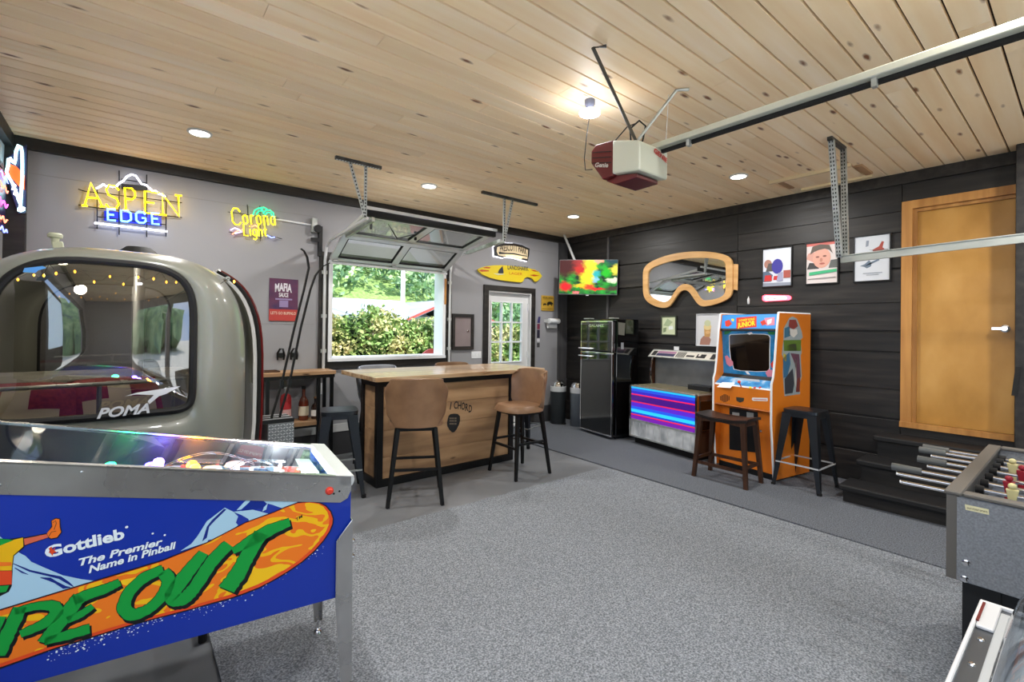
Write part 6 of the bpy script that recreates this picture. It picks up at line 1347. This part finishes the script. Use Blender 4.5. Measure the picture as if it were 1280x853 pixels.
for i, (px_, q0, q1) in enumerate(((1.75, (459, 273), (405, 305)), (3.42, (631, 302), (575, 318)))):
    a = onx(*q0, px_); b = onx(*q1, px_)
    pts = [a, a.lerp(b, .8)+Vector((0, 0, .0)), Vector((px_, YB-.10, b.z-.04)), Vector((px_, YB-.055, 2.25)), Vector((px_, YB-.05, 1.95)), Vector((px_, YB-.05, 1.02))]
    MB().tube(pts, .017, 8).build('track', alum, ru, smooth=True)
    MB().bar((px_+(.06 if i == 0 else -.06), a.y, a.z-.0), (px_+(.06 if i == 0 else -.06), a.y+.7, a.z-.06), .03, .04).build('track_angle', galv, ru)
    for z in (1.2, 1.6, 2.1): MB().box((px_-.03, YB-.05, z), (px_+.03, YB-.0, z+.04)).build('track_bracket', galv, ru)
    x0, x1 = ((1.43, 1.86), (3.04, 3.86))[i]
    MB().bar((x0, 4.29, ZC-.014), (x1, 4.29, ZC-.014), .035, .028).build('hanger_bar', vary(mat('dark_galv', '#4a4a46', .5, .5), ['#3c3c3a', '#5c5c58'], (1, 1, 1), 20, 2), ru)
    ends = (((1.56, 1.71), 1.70), ((3.36, 3.48), 3.42))[i]
    holes = MB()
    for xt in ends[0]:
        p0 = Vector((xt, 4.29, ZC-.02)); p1 = Vector((px_-.02 if i == 0 else px_-.01, a.y, a.z))
        MB().bar(p0, p1, .030, .004, (0, 1, 0)).bar(p0+Vector((0, .014, 0)), p1+Vector((0, .014, 0)), .003, .028, (0, 1, 0)).build('hanger', galv, ru)
        n = 16
        for k in range(n):
            c = p0.lerp(p1, (k+.5)/n); holes.add([c+Vector((s_*.006, -.0035, t_*.008)) for s_, t_ in ((-1,-1),(1,-1),(1,1),(-1,1))], [(0,1,2,3)])
    holes.build('hanger_slots', rubber, ru, kind='stuff')
hl = MB()
for k in range(16): hl.add([Vector((1.445+k*.026+s_*.008, 4.29+t_*.012, ZC-.0285)) for s_, t_ in ((-1,-1),(1,-1),(1,1),(-1,1))], [(0,1,2,3)])
hl.build('bar_slots', alum, ru, kind='stuff')
MB().tube([(2.15, 4.75, 2.60), (2.35, 4.95, 2.50), (2.52, 4.85, 2.56)], .006, 5).build('arm_link', rubber, ru)
MB().bar((1.98, 4.8, 2.53), (1.98, 4.8, 2.62), .02, .02).bar((2.55, 4.9, 2.50), (2.55, 4.9, 2.60), .025, .02).build('latch', rubber, ru)
# =====================================================================
# GARAGE DOOR OPENER, RAIL, HANGING LAMP, RIGHT TRACK
# =====================================================================
op = thing('door_opener', 'ceiling garage door opener with maroon cover and long pale rail', 'garage door opener', (2.52, 1.9, 2.44))
OF = Frame((2.36, 0, 0), (0, -1, 0), (0, 0, 1))      # seen from -X; u runs towards -Y
def oprism(pts, x0, x1, name, M_, bev=.006):
    return MB().prism(OF, [(-y, z) for y, z in pts], -(x1-2.36), -(x0-2.36)).build(name, M_, op, bev=bev, seg=2)
ivory = mat('opener_ivory', '#c3c6b6', .4); maroon = mat('opener_maroon', '#5c1c1c', .35)
oprism([(1.715, 2.46), (1.715, 2.64), (1.92, 2.70), (1.92, 2.485)], 2.36, 2.66, 'motor_housing', ivory, .012)
oprism([(1.915, 2.475), (1.915, 2.702), (2.06, 2.715), (2.10, 2.68), (2.10, 2.60), (2.0, 2.47)], 2.365, 2.655, 'light_cover', maroon, .008)
oprism([(1.76, 2.435), (1.76, 2.46), (1.92, 2.487), (2.0, 2.468), (1.93, 2.43)], 2.40, 2.62, 'bottom_tray', maroon, .004)
for dz in (0, .035, .07): oprism([(1.93, 2.56+dz), (1.93, 2.565+dz), (2.085, 2.60+dz), (2.085, 2.595+dz)], 2.3615, 2.37, 'cover_groove', rubber, 0)
text('Genie', OF, (-2.06, 2.565), (-1.95, 2.535), .028, mat('label_silver', '#b9b4b0', .4), op, bold=.03, off=.003)
OFr = Frame((0, 1.712, 0), (1, 0, 0), (0, 0, 1))
text('GENIE', OFr, (2.50, 2.60), (2.64, 2.565), .03, mat('label_red', '#b8302a', .4), op, bold=.04, off=.002)
MB().bar((2.575, 1.80, 2.655), (2.575, YF+.1, 2.655), .07, .035).build('rail', vary(mat('rail_ivory', '#c2c4b4', .35, .2), ['#b4b6a6', '#ced0c2'], (1, .3, 1), 6, 2), op, bev=.004)
MB().bar((2.595, 1.76, 2.628), (2.595, YF+.1, 2.628), .022, .022).build('chain', rubber, op)
MB().bar((2.575, 1.78, 2.676), (2.575, YF+.1, 2.676), .03, .008).build('rail_top', alum, op)
for y in (.62, 1.52): MB().bar((2.575, y, 2.64), (2.575, y, 2.60), .02, .03).build('rail_bracket', galv, op)
for (x, y) in ((1.92, 1.70), (2.66, 1.66)):
    MB().tube([(x+(.05 if x < 2.2 else .06), y-.05, ZC-.01), (x, y, ZC-.015), (2.50, 1.84, 2.70)], .010, 6).build('strut', galv if x > 2 else mat('strut_dark', '#5a5750', .5, .5), op, smooth=True)
MB().tube([(2.47, 1.86, 2.70), (2.46, 1.86, 2.78), (2.50, 1.82, 2.83), (2.54, 1.80, 2.80), (2.53, 1.82, 2.69)], .006, 6).build('cable', rubber, op, smooth=True)
MB().tube([(2.42, 1.96, 2.71), (2.46, 1.88, 2.80), (2.50, 1.84, 2.82)], .004, 5).build('cable', rubber, op, smooth=True)
MB().tube([(2.70, 1.74, ZC), (2.70, 1.76, 2.66)], .002, 4).build('cord', jamb, op)
hlp = thing('hanging_lamp', 'bright round lamp on a short stem beside the door opener', 'lamp', (2.37, 2.12, ZC))
MB().lathe((2.37, 2.12, ZC-.05), [(.018, -.02), (.022, 0), (.035, .02), (.035, .05)], 14).build('socket', mat('socket_grey', '#6a6f80', .4), hlp, smooth=True)
MB().lathe((2.37, 2.12, ZC-.105), [(.045, 0), (.068, .010), (.070, .022), (.05, .034), (.02, .04)], 20).build('disc', neon('lamp_disc', '#f4f6ff', 7), hlp, smooth=True)
ld = bpy.data.lights.new('disc_bulb', 'POINT'); ld.energy = 3.5; ld.shadow_soft_size = .07; ld.color = (.95, .96, 1)
lo_ = bpy.data.objects.new('disc_bulb', ld); COL.objects.link(lo_); lo_.location = (2.37, 2.12, ZC-.20)
MB().tube([(2.37, 2.12, ZC-.10), (2.355, 2.13, 2.80), (2.345, 2.14, 2.64), (2.345, 2.13, 2.56), (2.37, 2.09, 2.56)], .003, 5).build('cord', rubber, hlp)
rt_ = thing('door_track', 'horizontal steel garage door track hung in front of the wooden door', 'track', (4.4, 0, 2.1))
MB().bar((4.40, 1.27, 2.085), (4.40, YF+.25, 2.19), .022, .055).bar((4.388, 1.27, 2.112), (4.388, YF+.25, 2.217), .036, .006).build('track', vary(mat('track_steel', '#aeb2ac', .35, .7), ['#9a9e98', '#c2c6c0'], (1, .3, 1), 8, 2), rt_)
MB().bar((4.22, 1.30, ZC-.014), (4.56, 1.30, ZC-.014), .035, .028).build('hanger_bar', MATS['dark_galv'], rt_)
hs2 = MB()
for i, xt in enumerate((4.25, 4.53)):
    p0, p1 = Vector((xt, 1.30, ZC-.02)), Vector((4.37+.05*i, 1.275-.03*i, 2.10))
    MB().bar(p0, p1, .004, .040, (0, 1, 0)).bar(p0+Vector((.014, -.018, 0)), p1+Vector((.014, -.018, 0)), .028, .003, (0, 1, 0)).build('hanger', galv, rt_)
    for k in range(30):
        c = p0.lerp(p1, (k+.5)/30)
        for dx in (-.009, .009): hs2.add([c+Vector((-.0035, dx+s_*.004, t_*.008)) for s_, t_ in ((-1,-1),(1,-1),(1,1),(-1,1))], [(0,1,2,3)])
hs2.build('hanger_slots', rubber, rt_, kind='stuff')
# =====================================================================
# TABLE FOOTBALL
# =====================================================================
fo_ = thing('table_football', 'grey table football table with steel rods and black legs', 'table football', (2.97, -.02, 0))
grn = vary(mat('speckled_grey', '#777b80', .6), ['#6b6f74', '#82868b'], (1, 1, 1), 160, 2); tdk = mat('rail_taupe', '#5d5a55', .5)
FX0, FX1, FY0, FY1, FZ0, FZ1 = 2.39, 3.56, -.36, .345, .595, .92
box('side_panel', (FX0, FY1-.035, FZ0), (FX1, FY1, FZ1-.015), tdk, fo_); box('side_panel', (FX0, FY0, FZ0), (FX1, FY0+.035, FZ1-.015), tdk, fo_)
box('end_panel', (FX0, FY0+.035, FZ0), (FX0+.03, FY1-.035, FZ1-.015), grn, fo_); box('end_panel', (FX1-.03, FY0+.035, FZ0), (FX1, FY1-.035, FZ1-.015), grn, fo_)
box('end_skin', (FX0-.006, FY0+.03, FZ0+.004), (FX0, FY1-.03, FZ1-.02), grn, fo_)
box('rail_cap', (FX0-.008, FY1-.045, FZ1-.015), (FX1+.005, FY1+.006, FZ1), tdk, fo_, bev=.004); box('rail_cap', (FX0-.008, FY0-.006, FZ1-.015), (FX1+.005, FY0+.045, FZ1), tdk, fo_, bev=.004)
box('rail_cap', (FX0-.008, FY0+.045, FZ1-.015), (FX0+.04, FY1-.045, FZ1), tdk, fo_, bev=.004); box('rail_cap', (FX1-.04, FY0+.045, FZ1-.015), (FX1+.005, FY1-.045, FZ1), tdk, fo_, bev=.004)
box('playing_field', (FX0+.03, FY0+.035, .73), (FX1-.03, FY1-.035, .745), mat('field_grey', '#68707e', .4), fo_)
for a, b in ((FX0+.04, FY1-.14), (FX0+.04, FY0+.04), (FX1-.14, FY1-.14), (FX1-.14, FY0+.04)): box('leg', (a, b, 0), (a+.10, b+.10, FZ0), blackplastic, fo_)
box('apron', (FX0+.05, FY0+.06, FZ0-.07), (FX1-.05, FY1-.10, FZ0), blackplastic, fo_)
for z in (.655, .70): 
    pass
for (px_, py_) in ((1204, 705), (1207, 725)): pass
EF = Frame((FX0-.006, 0, 0), (0, -1, 0), (0, 0, 1))
for q in ((1208, 704), (1206, 724)):
    a, b = EF.at(*q); MB().lathe(EF.P(a, b, 0), [(.012, 0), (.012, .004), (.006, .006)], 12, tuple(EF.n)).build('bolt', chrome, fo_, smooth=True)
sp = [EF.at(*p) for p in ((1206, 630.5), (1236, 637), (1236.5, 644), (1207, 637.5))]
MB().sheet(EF, sp, .001).build('maker_label', mat('label_cream', '#d8d2a8', .4), fo_)
text('EAST POINT SPORTS', EF, (sp[3][0]+.004, sp[3][1]+.005), (sp[2][0]-.004, sp[2][1]+.005), .007, print_dark, fo_, off=.0018)
xs_ = (2.60, 2.735, 2.87, 3.01, 3.15, 3.28, 3.41, 3.50); tips = (.52, .56, .605, .50, .56, .53, .60, .60); hnd = (0, 0, 1, 0, 1, 0, 1, 1)
handle_g = mat('handle_grey', '#5d605f', .4)
men_y = mat('figure_yellow', '#d8cf98', .4); men_r = mat('figure_red', '#9a2030', .4)
for i, x in enumerate(xs_):
    rod = MB().cyl((x, tips[i], .862), (x, FY0-.20 if not hnd[i] else FY0-.05, .862), .008, n=10).build('rod', chrome, fo_, smooth=True)
    if hnd[i]: MB().cyl((x, tips[i]+.005, .862), (x, tips[i]-.105, .862), .017, .015, 10).lathe((x, tips[i]-.105, .862), [(.010, -.02), (.015, 0)], 10, (0, -1, 0)).build('handle', mat('handle_grey', '#5d605f', .4), rod, smooth=True)
    else: MB().cyl((x, tips[i]+.005, .862), (x, tips[i]-.02, .862), .0065, .008, 8).build('tip', alum, rod, smooth=True); 
    if not hnd[i]: MB().cyl((x, FY0-.22, .862), (x, FY0-.32, .862), .017, n=10).build('handle', MATS['handle_grey'], rod, smooth=True)
    for ya_, yb_ in ((FY1-.04, FY1-.065), (FY0+.04, FY0+.065)): MB().cyl((x, ya_, .862), (x, yb_, .862), .018, n=10).build('bumper', rubber, rod, smooth=True)
    ms_ = ((.10,) , (.20, -.02), (.22, .06, -.12), (.16, -.04), (.20, .05, -.14), (.24, .08, -.08), (.18, -.06), (.02,))[i]
    for y in ms_:
        fm = men_r if hnd[i] else men_y
        MB().lathe((x, y, .885), [(.004, .028), (.013, .022), (.014, .012), (.007, .004), (.006, 0)], 10).add([Vector((x+a, y+b, z)) for z, s_ in ((.80, .8), (.845, .7), (.888, 1.1)) for a, b in ((-.010*s_, -.017*s_), (.010*s_, -.017*s_), (.010*s_, .017*s_), (-.010*s_, .017*s_))], [(3,2,1,0), (8,9,10,11)]+[(k*4+j, k*4+(j+1) % 4, k*4+4+(j+1) % 4, k*4+4+j) for k in range(2) for j in range(4)]).build('player_figure', fm, rod, smooth=False, bev=.002)
# =====================================================================
# DOME HOCKEY
# =====================================================================
dh = thing('dome_hockey', 'dome hockey game with a clear cover and white rim in the lower right corner', 'hockey game', (1.2, -.25, 0))
GX0, GX1, GY0, GY1, GZ = .62, 1.625, -.52, .172, .85
box('cabinet', (GX0+.01, GY0+.01, .55), (GX1-.01, GY1-.01, GZ-.02), blackplastic, dh, bev=.004)
for a, b in ((GX0+.05, GY0+.05), (GX1-.13, GY0+.05), (GX0+.05, GY1-.13), (GX1-.13, GY1-.13)): box('leg', (a, b, 0), (a+.08, b+.08, .55), blackmetal, dh)
HFm = Frame((0, 0, GZ-.02), (1, 0, 0), (0, 1, 0))
rect = lambda d: [(GX0+d, GY0+d), (GX1-d, GY0+d), (GX1-d, GY1-d), (GX0+d, GY1-d)]
MB().ring(HFm, rect(0), rect(.008), 0, .026).build('rim', mat('rim_white', '#d2d4d6', .3), dh, bev=.002)
MB().ring(HFm, rect(.008), rect(.038), 0, .018).build('rim_strip', mat('strip_grey', '#45484c', .35, .4), dh)
MB().ring(HFm, rect(.038), rect(.054), 0, .024).build('rim_inner', mat('rim_grey', '#a8acae', .35), dh, bev=.002)
MB().prism(HFm, [(GX1-.15, GY1-.038), (GX1-.009, GY1-.038), (GX1-.009, GY1-.009), (GX1-.15, GY1-.009)], .018, .026).build('corner_plate', mat('plate_pale', '#c4c6c8', .35), dh, bev=.002)
MB().prism(HFm, [(GX1-.13, GY1-.012), (GX1-.02, GY1-.012), (GX1-.02, GY1-.007), (GX1-.13, GY1-.007)], .026, .029).build('red_mark', MATS['reflector_red'], dh)
for x in (GX1-.20, GX1-.32, GX1-.45, GX1-.6, GX1-.75): MB().lathe((x, GY1-.023, GZ-.002), [(.007, 0), (.006, .003), (.003, .004)], 10).build('screw', chrome, dh, smooth=True)
box('ice_sheet', (GX0+.054, GY0+.054, GZ-.02), (GX1-.054, GY1-.054, GZ-.010), mat('ice_white', '#c6ccd2', .2), dh)
def dome(u, v):
    a = u*2*PI; c_, s_ = math.cos(a), math.sin(a); cxm, cym = (GX0+GX1)/2, (GY0+GY1)/2; rx, ry = (GX1-GX0)/2-.06, (GY1-GY0)/2-.06
    t = v*PI/2; r = math.cos(t)**.55 if v < 1 else 0; z = GZ+.0+.27*math.sin(t)**.9
    return Vector((cxm+rx*r*math.copysign(abs(c_)**.45, c_), cym+ry*r*math.copysign(abs(s_)**.45, s_), z))
MB().grid(dome, 48, 14, True).build('dome', thinglass('dome_clear', '#dfe4e8', .07, .05), dh, smooth=True)
MB().tube([dome(i/48, 0)+Vector((0, 0, .002)) for i in range(48)], .008, 6, True).build('dome_flange', mat('flange_clear', '#a9aeb4', .2, .3), dh, smooth=True)
for i in range(6):
    x = GX0+.2+i*.12; y = -.17+(.08 if i % 2 else -.08); MB().lathe((x, y, GZ-.01), [(.018, 0), (.016, .01), (.008, .02), (.014, .05), (.012, .07), (.006, .085), (.009, .10), (.004, .115)], 10).build('skater_figure', men_r if i % 2 else MATS['toy_blue'], dh, smooth=True)
# remaining small things at the left wall: pulley bracket shadow board above the corner
